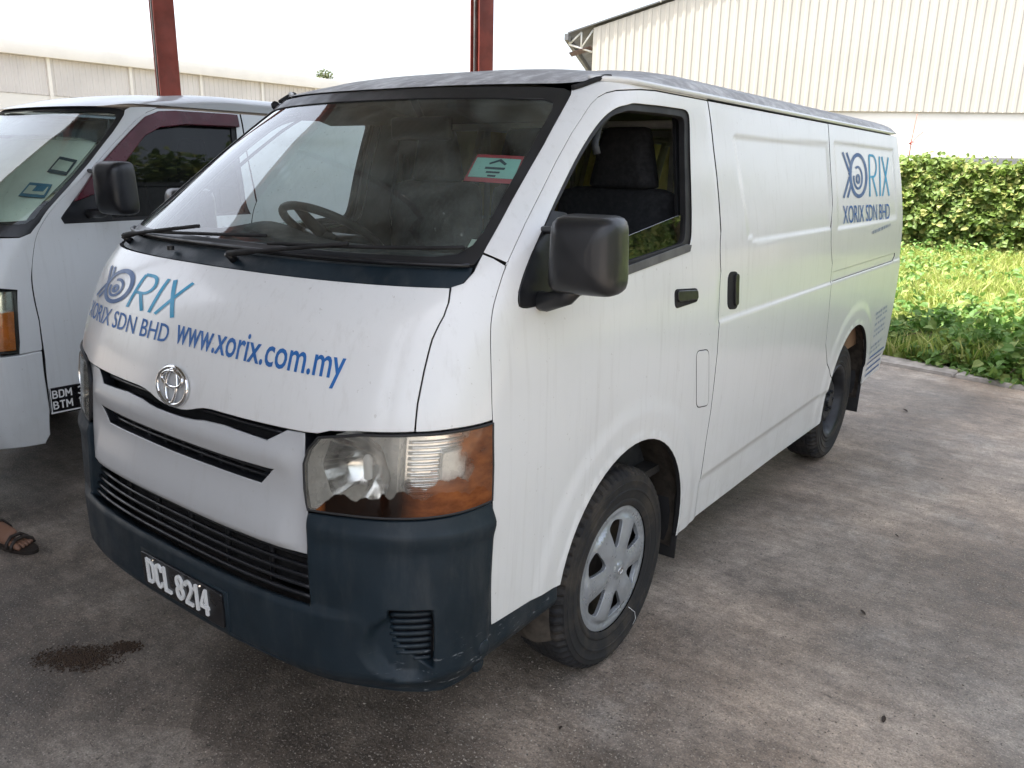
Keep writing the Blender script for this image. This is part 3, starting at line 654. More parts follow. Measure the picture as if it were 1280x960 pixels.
# number plate with raised characters
def glyphs(txt, cap=1.0, bold=0.0, spacing=1.0):
    cu = bpy.data.curves.new('lettering', 'FONT'); cu.body = txt; cu.offset = bold; cu.resolution_u = 3; cu.space_character = spacing
    o = bpy.data.objects.new('lettering', cu); COL.objects.link(o); bpy.context.view_layer.update()
    me = bpy.data.meshes.new_from_object(o.evaluated_get(bpy.context.evaluated_depsgraph_get()))
    V = np.array([v.co[:] for v in me.vertices]); Fc = [tuple(p.vertices) for p in me.polygons]
    bpy.data.objects.remove(o); bpy.data.curves.remove(cu); bpy.data.meshes.remove(me); return V, Fc
CAPH = None
def cap_height():
    global CAPH
    if CAPH is None: v, _ = glyphs('H'); CAPH = v[:, 1].max()
    return CAPH
def lettering(name, txt, u0, u1, z0, z1, cap, f, d, mat, parent, bold=0.0, shear=0.0, thick=.0, spacing=1.0):
    """text laid on the surface: baseline runs from (u0,z0) to (u1,z1), capital height cap"""
    V, Fc = glyphs(txt, bold=bold, spacing=spacing); w0, w1 = V[:, 0].min(), V[:, 0].max(); t_ = (V[:, 0]-w0)/(w1-w0); h_ = V[:, 1]/cap_height()*cap
    uu_ = u0+(u1-u0)*t_+shear*h_; zz = z0+(z1-z0)*t_+h_
    P = off(f, d)(uu_, zz); 
    if u1 < u0: Fc = [q[::-1] for q in Fc]
    ws_ = words(V, Fc, name)
    if len(ws_) > 1:
        return [lettering_mesh(name, P[ix], fc, uu_[ix], zz[ix], f, d, thick, mat, parent) for ix, fc in ws_]
    return lettering_mesh(name, P, Fc, uu_, zz, f, d, thick, mat, parent)
def words(V, Fc, name):
    par = list(range(len(V)))
    def fd(i):
        while par[i] != i: par[i] = par[par[i]]; i = par[i]
        return i
    for q in Fc:
        for k in q[1:]: par[fd(q[0])] = fd(k)
    isl = {}
    for i in range(len(V)): isl.setdefault(fd(i), []).append(i)
    rg = sorted(((V[ix, 0].min(), V[ix, 0].max(), ix) for ix in isl.values()), key=lambda r_: r_[0]); out = []; end_ = None
    for a, b_, ix in rg:
        if end_ is None or a-end_ > .24*cap_height(): out.append([]); end_ = b_
        out[-1] += ix; end_ = max(end_, b_)
    res_ = []
    for ix in out:
        mp_ = {v: k for k, v in enumerate(ix)}; res_.append((np.array(ix), [tuple(mp_[v] for v in q) for q in Fc if q[0] in mp_]))
    return res_
def lettering_mesh(name, P, Fc, uu_, zz, f, d, thick, mat, parent):
    if thick:
        Q = off(f, d-thick)(uu_, zz); k = len(P); ed = {}
        for q in Fc:
            for i in range(len(q)): ed[(q[i], q[(i+1) % len(q)])] = 1
        side = [(j, i, i+k, j+k) for (i, j) in ed if (j, i) not in ed]
        return mk(name, np.concatenate([P, Q]), list(Fc)+side, mat, parent, False)
    return mk(name, P, Fc, mat, parent, False)
def flat(o_, ex, ez):     # a flat patch: origin and two unit axes
    o_, ex, ez = (np.array(v, float) for v in (o_, ex, ez)); return lambda u, z: o_+np.asarray(u, float)[..., None]*ex+(np.asarray(z, float)+0*np.asarray(u, float))[..., None]*ez
pc = BP(np.array([.012]), np.array([.488]))[0]+np.array([.024, -.006, 0])
PL = flat(pc, (1, 0, .006), (0, -.03, 1))
npl = panel('number_plate', rounded([(-.185, -.052), (.205, -.052), (.205, .048), (-.185, .048)], .008), [], PL, 'plate_black', van, gap=0, depth=.006, res=.05, rim='plate_black')
def arc2(cx, cy, rx, ry, a0, a1, n=24): return [(cx+rx*math.cos(R(a0+(a1-a0)*i/n)), cy+ry*math.sin(R(a0+(a1-a0)*i/n))) for i in range(n+1)]
def seg(a, b_, n=6): return [(a[0]+(b_[0]-a[0])*i/n, a[1]+(b_[1]-a[1])*i/n) for i in range(n+1)]
def stroke(pts, w):
    # flat ribbon of width w along a 2D polyline
    p = np.array(pts, float); k = len(p); L = []; Rr = []
    for i in range(k):
        a = p[max(0, i-1)]; b_ = p[min(k-1, i+1)]; d = (b_-a)/max(np.linalg.norm(b_-a), 1e-9); n_ = np.array([-d[1], d[0]]); L.append(p[i]+n_*w/2); Rr.append(p[i]-n_*w/2)
    return L+Rr, [(k+i, k+i+1, i+1, i) for i in range(k-1)]
GLY = {'D': [seg((0, -.08), (0, 1.08)), seg((0, 1), (.22, 1), 3)+arc2(.22, .72, .28, .28, 90, 0, 8)+seg((.5, .70), (.5, .30), 3)+arc2(.22, .28, .28, .28, 0, -90, 8)+seg((.20, 0), (0, 0), 3)],
       'C': [arc2(.25, .75, .25, .25, 0, 180, 14)+seg((0, .73), (0, .27), 4)+arc2(.25, .25, .25, .25, 180, 360, 14)], 'L': [seg((0, 1.08), (0, -.08)), seg((0, 0), (.48, 0))],
       '8': [arc2(.25, .745, .215, .255, 0, 360, 26), arc2(.25, .25, .25, .25, 0, 360, 26)], '2': [arc2(.25, .74, .25, .26, 175, -35, 16)+seg((.45, .57), (.02, .04), 6), seg((-.06, 0), (.54, 0))],
       'B': [seg((0, -.08), (0, 1.08)), seg((0, 1), (.22, 1), 3)+arc2(.22, .76, .22, .24, 90, -90, 12)+seg((.22, .52), (0, .52), 3), seg((.2, .52), (.25, .52), 2)+arc2(.25, .26, .25, .26, 90, -90, 12)+seg((.25, 0), (0, 0), 3)], 'M': [seg((0, -.08), (0, 1.08)), seg((.02, 1), (.31, .30)), seg((.31, .30), (.60, 1)), seg((.62, 1.08), (.62, -.08))], 'T': [seg((-.04, 1), (.56, 1)), seg((.26, 1), (.26, -.08))],
       '3': [arc2(.22, .76, .24, .24, 150, -90, 14), arc2(.22, .26, .27, .26, 90, -150, 14)], '1': [seg((.16, 1.08), (.16, -.08)), seg((0, .80), (.16, .98), 3)], '4': [seg((.40, 1.08), (.40, -.08)), seg((.36, .98), (.0, .32)), seg((-.06, .27), (.58, .27))]}
px_ = -.150
for ch_ in 'DCL 8214':
    if ch_ == ' ': px_ += .020; continue
    V = []; Fc = []
    for n0, pl_ in enumerate(GLY[ch_]):
        v_, f_ = stroke([(a*.058, b_*.066) for a, b_ in pl_], .0098); b0 = len(V); k_ = len(v_)
        P_ = PL(np.array([q[0]+px_ for q in v_]), np.array([q[1]-.032 for q in v_])); V += list(P_+np.array([0, -.0055-.0002*n0, 0]))+list(P_)
        f_ = [q[::-1] for q in f_]; Fc += [tuple(b0+i for i in q) for q in f_]; h_ = k_//2; rim_ = list(range(h_))+list(range(k_-1, h_-1, -1))
        Fc += [(b0+rim_[i], b0+rim_[(i+1) % k_], b0+k_+rim_[(i+1) % k_], b0+k_+rim_[i]) for i in range(k_)]
    mk('plate_character', V, Fc, 'plate_white', npl, False); px_ += {'1': .030, 'L': .040}.get(ch_, .0435)
for a in (-.115, .115): lathe('plate_bolt', [(0, .006), (.004, .005), (.005, 0)], 'chrome', npl, tuple(PL(np.array([a]), np.array([.044]))[0]+np.array([0, -.004, 0])), 'z', 8)
box('plate_holder', tuple(PL(np.array([.01]), np.array([-.002]))[0]+np.array([0, .012, 0])), (.42, .012, .118), 'navy_plastic', bp, bevel=.004)

# headlamps: lens over a deep housing with bowl reflector and indicator cell
lamp = [(.378, .826), (.370, .879), (.367, .940), (.376, .977), (.396, 1.010), (.483, 1.030), (.606, 1.038), (.728, 1.043), (.893, 1.045), (.916, .940), (.926, .846), (.72, .841), (.583, .837), (.457, .832)]
def headlamp(sg):
    M_ = (lambda q: q) if sg > 0 else mirror
    li = inset(lamp, .004)
    ln = panel('headlamp', M_(rounded(li, .012, 3)), [], off(S, .004), 'stained_lens', van, gap=0, depth=.010, lip=.004, rim='black_plastic', res=.018)
    ln['label'] = 'headlamp with brown burnt staining along its lower edge' if sg > 0 else 'yellowed headlamp at the far corner'
    wall('lamp_shell', M_(inset(lamp, .007)), S, -.004, -.096, 'lamp_inner', ln)
    panel('lamp_back', M_(inset(lamp, .006)), [], off(S, -.094), 'lamp_inner', ln, gap=0, res=.03)
    # bowl
    bc = off(S, -.012)(np.array([sg*.475]), np.array([.938]))[0]; ax = nrm(S, np.array([sg*.475]), np.array([.938]))[0]; ax = (ax+np.array([0, -.8, 0])); ax /= np.linalg.norm(ax)
    q = Vector(ax).to_track_quat('Z', 'X').to_matrix(); V = []; Fc = []; ns, nr_ = 40, 9
    for i in range(nr_+1):
        r_ = i/nr_
        for j in range(ns):
            an_ = 2*math.pi*j/ns; fac = 1+.03*math.cos(8*an_)*r_
            V.append(Vector(bc)+q@Vector((.098*r_*fac*math.cos(an_), .092*r_*fac*math.sin(an_), -.075*(1-r_*r_))))
    for i in range(nr_):
        for j in range(ns): Fc.append((i*ns+j, i*ns+(j+1) % ns, (i+1)*ns+(j+1) % ns, (i+1)*ns+j))
    rf_ = mk('bowl_reflector', V, Fc, 'reflector', ln)
    lathe('bulb', [(-.03, .010), (0, .011), (.02, .011), (.028, .006), (.03, 0)], 'bulb_glass', rf_, tuple(bc-ax*.045), 'z', 14)
    # divider and ribbed indicator cell
    wall('lamp_divider', [(sg*.571, .846), (sg*.571, 1.03)], S, -.004, -.08, 'lamp_inner', ln, closed=False)
    cell = panel('indicator_cell', M_([(.582, .868), (.818, .880), (.818, 1.0), (.79, 1.022), (.582, 1.024)]), [], off(S, -.045), 'reflector', ln, gap=0, depth=.03, res=.02, rim='lamp_inner')
    for k in range(11): 
        z_ = .875+k*.0135; tube('lens_flute', off(S, -.0425)(sg*np.linspace(.588, .812, 14), np.full(14, z_)), .0042, 'reflector', cell, 6)
    panel('indicator_block', M_(rounded([(.70, .915), (.795, .925), (.795, .990), (.70, .985)], .01)), [], off(S, -.022), 'lamp_inner', ln, gap=0, depth=.02, rim='lamp_inner')
    # outer edge frame
    q = np.array(resample(M_(inset(lamp, .003)), .02)); V, Fc = tube_data(off(S, .003)(q[:, 0], q[:, 1]), .0034, 6, True); mk('lamp_rim', V, Fc, 'rubber_trim', ln)
headlamp(1); headlamp(-1)

# lettering and logos
def stroke(pts, w):
    """flat ribbon of width w along a 2D polyline"""
    p = np.array(pts, float); k = len(p); L = []; Rr = []
    for i in range(k):
        a = p[max(0, i-1)]; b_ = p[min(k-1, i+1)]; d = (b_-a)/max(np.linalg.norm(b_-a), 1e-9); n_ = np.array([-d[1], d[0]]); L.append(p[i]+n_*w/2); Rr.append(p[i]-n_*w/2)
    V = L+Rr; return V, [(k+i, k+i+1, i+1, i) for i in range(k-1)]
def arc2(cx, cy, rx, ry, a0, a1, n=24): return [(cx+rx*math.cos(R(a0+(a1-a0)*i/n)), cy+ry*math.sin(R(a0+(a1-a0)*i/n))) for i in range(n+1)]
def seg(a, b_, n=6): return [(a[0]+(b_[0]-a[0])*i/n, a[1]+(b_[1]-a[1])*i/n) for i in range(n+1)]
def logo(parent, f, mp):
    dark = [(seg((.00, 1.0), (.115, .58)), .034), (seg((.075, 1.0), (.155, .70)), .034), (seg((.115, .46), (.00, 0)), .034), (seg((.155, .33), (.075, 0)), .034), (seg((.10, .52), (.16, .60)), .03)]
    ring = [(arc2(.30, .5, .165, .48, 160, -200, 36), .046), (arc2(.285, .45, .085, .25, 120, -190, 26), .030), (arc2(.285, .42, .03, .09, 180, -180, 14), .034)]
    teal = [(seg((.535, 0), (.535, 1)), .030), (seg((.535, 1), (.61, 1))+arc2(.61, .74, .085, .26, 90, -90, 12)+seg((.61, .48), (.535, .48)), .030), (seg((.60, .48), (.70, 0)), .032), (seg((.775, 0), (.775, 1)), .030), (seg((.835, 1), (1.0, 0)), .034), (seg((1.0, 1), (.835, 0)), .030)]
    for nm, mat, ss in (('logo_chevrons', 'text_slate', dark), ('logo_rings', 'text_slate', ring), ('logo_letters', 'text_teal', teal)):
        V = []; Fc = []
        for pts, w in ss:
            # ribbons keep an even width after the logo is stretched
            asp = mp['aspect']; q = [(a, b_/asp) for a, b_ in pts]; v, f_ = stroke(q, w); v = [(a, b_*asp) for a, b_ in v]; b0 = len(V); V += v; Fc += [tuple(b0+i for i in x) for x in f_]
        V = np.array(V); u_ = mp['u0']+V[:, 0]*mp['du']+V[:, 1]*mp['sh']; z_ = mp['z0']+V[:, 0]*mp['dz']+V[:, 1]*mp['h']
        mk(nm, off(f, .0016)(u_, z_), Fc, mat, parent, False)
logo(nose, B, dict(u0=-.452, du=.402, z0=1.203, dz=.004, h=.093, sh=.03, aspect=2.8))
lettering('nose_lettering', 'XORIX SDN BHD', -.478, -.048, 1.138, 1.142, .046, B, .0014, 'text_blue', nose, bold=.006)
lettering('web_lettering', 'www.xorix.com.my', -.022, .432, 1.149, 1.143, .066, B, .0014, 'text_blue', nose, bold=.012)
quarter_n = [o for o in van.children if o.name.startswith('rear_quarter')][0]
def sideF(y, z):
    y = np.asarray(y, float); z = np.asarray(z, float)+0*y; return B(1+y-FN(z)-DP(z), z)
logo(quarter_n, sideF, dict(u0=3.255, du=.985, z0=1.505, dz=-.004, h=.222, sh=.03, aspect=1.9))
lettering('side_lettering', 'XORIX SDN BHD', 3.235, 4.245, 1.378, 1.366, .088, sideF, .0026, 'text_blue', quarter_n, bold=.0)
for (y0, y1, z0, w) in ((3.82, 4.24, 1.305, .018), (4.12, 4.40, .80, .016), (4.14, 4.42, .77, .013), (4.14, 4.40, .73, .016), (4.16, 4.42, .69, .016), (4.16, 4.44, .655, .013), (4.15, 4.40, .585, .016), (4.15, 4.38, .553, .013)):
    q = []; yy = y0
    V = []; Fc = []
    while yy < y1:
        wd = random.uniform(.018, .05); v, f_ = stroke(seg((yy, z0+(yy-y0)*.06), (min(y1, yy+wd), z0+(min(y1, yy+wd)-y0)*.06), 2), w); b0 = len(V); V += v; Fc += [tuple(b0+i for i in x) for x in f_]; yy += wd+random.uniform(.012, .03)
    V = np.array(V); mk('weight_lettering', off(sideF, .0026)(V[:, 0], V[:, 1]), Fc, 'faded_text', quarter_n, False)
for z0 in (.515, .475, .435, .395):
    V, Fc = stroke(seg((4.16, z0), (4.53, z0+.012), 6), .011); V = np.array(V); mk('reflective_stripe', off(sideF, .0026)(V[:, 0], V[:, 1]), Fc, 'text_slate', quarter_n, False)

# wheels
def wheel(x, y, sg, cap, parent):
    # sg: outward direction in x; tyre half width .10
    c = (x, y, .345)
    prof = [(-.09, .225), (-.098, .25), (-.102, .285), (-.097, .318), (-.082, .336)]
    for a in np.linspace(-.075, .075, 31): prof.append((a, .345-.004*(a/.075)**2-(.007 if any(abs(a-g_) < .0045 for g_ in (-.045, -.015, .015, .045)) else 0)))
    prof += [(.082, .336), (.090, .328), (.0935, .326), (.0955, .319), (.0985, .317), (.1005, .303), (.1030, .301), (.1030, .297), (.1015, .295), (.102, .275), (.1045, .273), (.1045, .269), (.1020, .267), (.099, .25), (.0955, .240), (.0985, .236), (.0985, .230), (.090, .214)]
    def wob(h_, r_, a):
        if abs(h_) > .05 and r_ > .325: k = (a*64/(2*math.pi)+ (.3 if h_ > 0 else 0)) % 1; return r_-(.010 if k < .30 else 0)
        if .0 < abs(h_) < .05 and r_ > .34: k = (a*80/(2*math.pi)+h_*12) % 1; return r_-(.003 if k < .2 else 0)
        return r_
    w = lathe('wheel', [(sg*h_, r_) for h_, r_ in prof], 'tyre_rubber', parent, c, 'x', 256, lambda h_, r_, a: wob(h_*sg, r_, a))
    if cap:
        def HC(a, b_):
            r_ = np.hypot(a, b_); h_ = .088+.012*sst(r_, .20, .185)*0+.016*(1-(r_/.20)**2)-.024*np.exp(-(r_/.055)**2)*0
            an_ = np.arctan2(b_, a); sp = .5+.5*np.cos(6*an_-.4); h_ = h_+.013*(sp-.5)*sst(r_, .05, .10)*(1-sst(r_, .172, .188))-.006*sst(r_, .172, .186)*(1-sst(r_, .19, .20))
            h_ = h_+.006*(1-sst(r_, .026, .030))
            return np.stack([c[0]+sg*h_, c[1]+sg*a*1.0, c[2]+b_], -1)
        cir = [(.213*math.cos(t_), .213*math.sin(t_)) for t_ in np.linspace(0, 2*math.pi, 65)[:-1]]
        hol = []
        for k in range(6):
            a0 = math.pi/6*0+.4/6+math.pi/6+k*math.pi/3
            hol.append(rounded([(.082*math.cos(a0-.10), .082*math.sin(a0-.10)), (.172*math.cos(a0-.275), .172*math.sin(a0-.275)), (.179*math.cos(a0), .179*math.sin(a0)), (.172*math.cos(a0+.275), .172*math.sin(a0+.275)), (.082*math.cos(a0+.10), .082*math.sin(a0+.10))], .016, 3))
        hc = panel('hub_cap', cir, hol, HC, 'hubcap_silver', w, res=.009, gap=0, depth=.014, lip=.0015, rim='hubcap_silver')
        e = [(0, .004, .011, .0095)]
        for a_, b_ in ((.0105, .0085), (.004, .0085)):
            t_ = np.linspace(0, 2*np.pi, 25)[:-1]; V, Fc = tube_data(HC(a_*np.cos(t_)*1.4, b_*np.sin(t_)*1.4)+np.array([sg*.0025, 0, 0]), .0012, 5, True); mk('cap_badge', V, Fc, 'chrome', hc)
        lathe('wheel_disc', [(sg*.02, 0), (sg*.02, .12), (sg*.05, .17), (sg*.02, .20), (sg*.0, .22)], 'brake_dark', w, c, 'x', 40)
    else:
        lathe('wheel_disc', [(sg*.075, 0), (sg*.075, .035), (sg*.06, .040), (sg*.06, .07), (sg*.065, .105), (sg*.052, .125), (sg*.035, .15), (sg*.03, .172), (sg*.082, .186), (sg*.094, .200), (sg*.097, .212), (sg*.085, .222)], 'steel_black', w, c, 'x', 56)
        for k in range(6):
            a = k*math.pi/3; lathe('wheel_nut', [(0, .011), (sg*.016, .011), (sg*.02, 0)], 'steel_black', w, (c[0]+sg*.062, c[1]+.056*math.cos(a), c[2]+.056*math.sin(a)), 'x', 6)
        for k in range(8):
            a = (k+.5)*math.pi/4; lathe('wheel_vent', [(0, .017), (sg*.002, .017), (sg*.002, 0)], 'gap_black', w, (c[0]+sg*.0425, c[1]+.138*math.cos(a), c[2]+.138*math.sin(a)), 'x', 12)
    return w
w_near = wheel(.708, 1.074, 1, True, van); tube('cable_tie', [(.812, 1.165, .165), (.822, 1.195, .135), (.822, 1.205, .105), (.818, 1.195, .085)], .0008, 'plate_white', w_near, 6); wheel(-.705, 1.062, -1, True, van); wheel(.695, 3.632, 1, False, van); wheel(-.695, 3.632, -1, False, van)
# arch liners, mud flaps, underbody
for sg in (1, -1):
    for yc in (AF, AR):
        V = []; Fc = []; n_ = 24
        for i in range(n_+1):
            a = -.3+(math.pi+.6)*i/n_
            for xx in (.83, .78, .48): V.append((sg*(xx if a > .2 and a < math.pi-.2 else min(xx, .815)), yc+(.405 if xx > .8 else .43)*math.cos(a), AZ+(.402 if xx > .8 else .43)*math.sin(a)))
        for i in range(n_):
            for j in range(2): Fc.append((i*3+j, i*3+j+1, (i+1)*3+j+1, (i+1)*3+j))
        Fc.append(tuple(i*3+2 for i in range(n_+1)))
        mk('arch_liner', V, Fc, 'brake_dark', van)
    bm = bmesh.new(); box_bm(bm, (sg*.735, AF+.425, .375), (.185, .010, .30), Matrix.Rotation(R(-4), 3, 'X'), .004); bmo('mud_flap', bm, 'matt_black', van, True, 40)
    bm = bmesh.new(); box_bm(bm, (sg*.735, AR+.425, .345), (.185, .010, .32), Matrix.Rotation(R(-4), 3, 'X'), .004); bmo('mud_flap', bm, 'matt_black', van, True, 40)
    wall('sill_return', sY((1.50, .326), (1.66, .324), (3.24, .315)) if sg > 0 else mirror(sY((1.50, .326), (1.66, .324), (3.24, .315))), B, -.004, -.10, 'matt_black', van, closed=False)
box('floor_pan', (0, 2.55, .46), (1.36, 4.1, .16), 'matt_black', van)
box('front_subframe', (0, .42, .42), (1.10, .5, .14), 'matt_black', van)
for x_ in (-.35, .35): box('chassis_rail', (x_, 2.4, .33), (.09, 4.0, .11), 'brake_dark', van)
tube('rear_axle', [(-.65, 3.632, .345), (.65, 3.632, .345)], .05, 'brake_dark', van, 12)
lathe('fuel_tank', [(-.4, 0), (-.4, .12), (.4, .12), (.4, 0)], 'brake_dark', van, (0.1, 2.2, .36), 'x', 16)

# cabin and load bay
us_ = np.linspace(-.72, .72, 41); D0 = off(S, -.035)(us_, np.full(41, 1.385)); rows = [D0]
for yy, zz, sc_ in ((.50, 1.385, .985), (.66, 1.380, .97), (.72, 1.350, .96), (.745, 1.29, .95), (.70, 1.10, .95), (.72, .80, .95)):
    p = D0.copy(); p[:, 0] *= sc_; p[:, 1] = np.maximum(D0[:, 1]+.02, yy) if yy == .50 else yy; p[:, 2] = zz+(.045*np.exp(-((p[:, 0]+.37)/.19)**2) if zz > 1.3 and yy > .55 else 0); rows.append(p)
V = np.concatenate(rows); Fc = [(i*41+j, i*41+j+1, (i+1)*41+j+1, (i+1)*41+j) for i in range(len(rows)-1) for j in range(40)]
dash = mk('dashboard', V, Fc, 'dash_grey', van)
sw = Vector((-.37, .93, 1.375)); ax = Vector((0, .52, .85)).normalized(); e1 = Vector((1, 0, 0)); e2 = ax.cross(e1)
st_w = tube('steering_wheel', [sw+(e1*math.cos(a)+e2*math.sin(a))*.190 for a in np.linspace(0, 2*np.pi, 49)[:-1]], .0155, 'black_plastic', van, 10, True)
for a in (R(8), R(172), R(270)): tube('wheel_spoke', [sw-ax*.03, sw-ax*.02+(e1*math.cos(a)+e2*math.sin(a))*.10, sw+(e1*math.cos(a)+e2*math.sin(a))*.188], [.028, .022, .014], 'black_plastic', st_w, 8)
tube('steering_column', [sw-ax*.02, sw-ax*.35], [.055, .05], 'dash_grey', st_w, 12)
def cushion(name, prof, x0, x1, mat, parent, taper=0.0, n=9):
    """soft block: rounded side profile [(y,z)...] extruded across x with rounded ends"""
    V = []; Fc = []; k = len(prof); cy = sum(p[0] for p in prof)/k; cz = sum(p[1] for p in prof)/k
    xs = np.linspace(-1, 1, n)
    for s in xs:
        e = (1-abs(s)**6)**.35 if abs(s) < 1 else .25; e = max(.35, e)
        for (y, z) in prof:
            xm = (x0+x1)/2; hw = (x1-x0)/2*(1-taper*(z-min(p[1] for p in prof))/(max(p[1] for p in prof)-min(p[1] for p in prof)))
            V.append((xm+s*hw, cy+(y-cy)*e, cz+(z-cz)*(.9+.1*e)))
    for i in range(n-1):
        for j in range(k): Fc.append((i*k+j, i*k+(j+1) % k, (i+1)*k+(j+1) % k, (i+1)*k+j))
    Fc.append(tuple(range(k-1, -1, -1))); Fc.append(tuple((n-1)*k+j for j in range(k)))
    return mk(name, V, Fc, mat, parent)
def seat(x0, x1, heads):
    b_ = cushion('seat_back', rounded([(1.42, .98), (1.46, 1.30), (1.50, 1.555), (1.60, 1.56), (1.62, 1.30), (1.58, .95)], .06), x0, x1, 'seat_fabric', van, .06)
    cushion('seat_cushion', rounded([(.98, .96), (1.46, .92), (1.50, .76), (.98, .78)], .05), x0, x1, 'seat_fabric', b_)
    box('seat_box', ((x0+x1)/2, 1.26, .66), (x1-x0-.05, .6, .28), 'dash_grey', b_, bevel=.02)
    for hx in heads: cushion('head_rest', rounded([(1.50, 1.552), (1.505, 1.70), (1.53, 1.765), (1.585, 1.765), (1.60, 1.70), (1.59, 1.552)], .03), hx-.135, hx+.135, 'seat_fabric', b_, .34)
seat(.215, .715, [.485]); seat(-.10, .20, [.05]); seat(-.66, -.16, [-.41])
box('cab_floor', (0, 1.25, .575), (1.5, 1.5, .03), 'floor_mat', van); box('load_floor', (0, 3.2, .62), (1.5, 2.8, .04), 'ply_brown', van)
box('engine_cover', (0, 1.3, .72), (.36, .8, .3), 'dash_grey', van, bevel=.04)
V = []; Fc = []
for i, y in enumerate(np.linspace(1.02, 4.5, 14)):
    for j, x_ in enumerate(np.linspace(-.70, .70, 15)): V.append((x_, y, 1.800+.09*(1-abs(x_/.72)**2.4)))
for i in range(13):
    for j in range(14): Fc.append((i*15+j, i*15+j+1, (i+1)*15+j+1, (i+1)*15+j))
mk('headlining', V, Fc, 'headliner', van)
for sg in (1, -1):
    M_ = (lambda q: q) if sg > 0 else mirror
    panel('bay_lining', M_(sY((1.78, 1.36), (4.5, 1.36), (4.5, .62), (1.78, .62))), [], off(S, -.06), 'ply_brown', van, gap=0, res=.08, rim='ply_brown')
    panel('bay_upper_lining', M_(sY((1.75, 1.80), (4.5, 1.80), (4.5, 1.375), (1.75, 1.375))), [], off(S, -.05), 'yellow_lining' if sg < 0 else 'rib_white', van, gap=0, res=.08, rim='rib_white')
    for k in range(9):
        y = 1.80+.33*k; panel('bay_rib', M_(sY((y, 1.84), (y+.055, 1.84), (y+.055, 1.30), (y, 1.30))), [], off(S, -.085), 'rib_white', van, gap=0, res=.05, depth=.03, rim='rib_white')
for k in range(4): box('roof_bow', (0, 1.9+.75*k, 1.79), (1.3, .06, .03), 'rib_white', van, bevel=.008)
for k, x_ in enumerate((-.55, -.30, -.06, .18, .42)): tube('cage_bar', [(x_, 2.06, .64), (x_, 2.06, 1.79)], .013, 'rib_white', van, 8)
box('rear_inner_panel', (0, 4.52, .85), (1.4, .02, .5), 'rib_white', van)
box('rear_view_mirror', (.04, .97, 1.735), (.26, .035, .075), 'black_plastic', van, bevel=.015, seg=3)
tube('mirror_stem', [(.04, .97, 1.77), (.04, .93, 1.83)], .012, 'black_plastic', van, 8)
for x_ in (-.37, .37): box('sun_visor', (x_, 1.06, 1.785), (.46, .17, .018), 'headliner', van, Matrix.Rotation(R(-14), 3, 'X'), .008)
for sg in (1,): tube('grab_handle', [(sg*.70, 1.0, 1.66), (sg*.69, 1.0, 1.69), (sg*.665, 1.06, 1.74), (sg*.67, 1.10, 1.77)], .011, 'dash_grey', van, 8)
for sg in (1, -1): tube('seat_belt', [(sg*.70, 1.66, 1.66), (sg*.715, 1.665, 1.3), (sg*.72, 1.67, .75)], .016, 'matt_black', van, 6)

# ------------------------------------------------------------------ second white van alongside
lv = empty('passenger_van', (-2.83, .12, 0)); tag(lv, 'older white van with maroon window visor and tinted screen, cut off at left edge', 'van')
l_seam = [(.945, 1.872), (.885, 1.845), (.868, 1.805), (.900, 1.70), (.938, 1.591), (.968, 1.40), (.980, 1.262), (1.0, 1.11), (1.035, .888), (1.048, .70), (1.045, .459)]
l_scr = [(0, 1.275), (.50, 1.275), (.74, 1.272), (.86, 1.268), (.925, 1.285), (.945, 1.33), (.930, 1.42), (.875, 1.591), (.80, 1.735), (.735, 1.825), (.70, 1.853), (.62, 1.866), (.39, 1.874), (0, 1.878)]
l_in = [(0, 1.325), (.50, 1.325), (.74, 1.322), (.85, 1.325), (.893, 1.35), (.885, 1.43), (.840, 1.575), (.768, 1.72), (.70, 1.815), (.66, 1.838), (.58, 1.846), (.39, 1.853), (0, 1.857)]
lws = panel('windscreen', inset(loop(l_in), -.008), [], off(S, -.007), 'left_screen_glass', lv, gap=0, depth=.004, rim='left_screen_glass', res=.04)
panel('frit_band', loop(l_scr), [loop(l_in)], off(S, -.003), 'satin_black', lws, gap=.001, depth=.004)
panel('tint_strip', loop([(0, 1.735), (.40, 1.732), (.60, 1.724), (.738, 1.704), (.775, 1.705), (.70, 1.815), (.66, 1.838), (.58, 1.846), (.39, 1.853), (0, 1.857)]), [], off(S, -.013), 'tint_film', lws, gap=0, depth=.001, rim='tint_film')
panel('sky_sheen_sheet', loop([(0, 1.35), (.83, 1.35), (.82, 1.43), (.79, 1.575), (.72, 1.72), (0, 1.73)]), [], off(S, -.028), 'sheen_pale', lws, gap=0, depth=.004, res=.05)  # added pale sheet, stands in for sky reflected in this screen
def ringsticker(o_, mat, c2):
    st_ = panel('road_tax_sticker', o_, [], off(S, -.0165), mat, lws, gap=0, depth=.001, res=.03); panel('sticker_field', inset(o_, .012), [], off(S, -.0155), c2, st_, gap=0, depth=.0005, res=.03)
ringsticker([(.61, 1.635), (.745, 1.618), (.785, 1.548), (.635, 1.565)], 'sticker_ink', 'sticker_pale'); ringsticker([(.605, 1.516), (.755, 1.506), (.805, 1.446), (.625, 1.458)], 'sticker_blue', 'sticker_pale')
panel('sticker_field', [(.67, 1.50), (.74, 1.497), (.745, 1.475), (.675, 1.478)], [], off(S, -.0145), 'sticker_blue', lws, gap=0, depth=.0005)
for (ua, za, ub, zb) in ((.05, 1.30, .60, 1.345), (-.50, 1.30, .0, 1.345)): tube('wiper_arm', off(S, .02)(np.linspace(ua, ub, 12), np.linspace(za, zb, 12)), .008, 'black_plastic', lv, 6)
BF = .745
panel('nose_panel', sym([(0, 1.272), (.50, 1.272), (.72, 1.27), (.70, 1.06), (0, 1.02)]), [], S, 'old_white_paint', lv, res=.035)
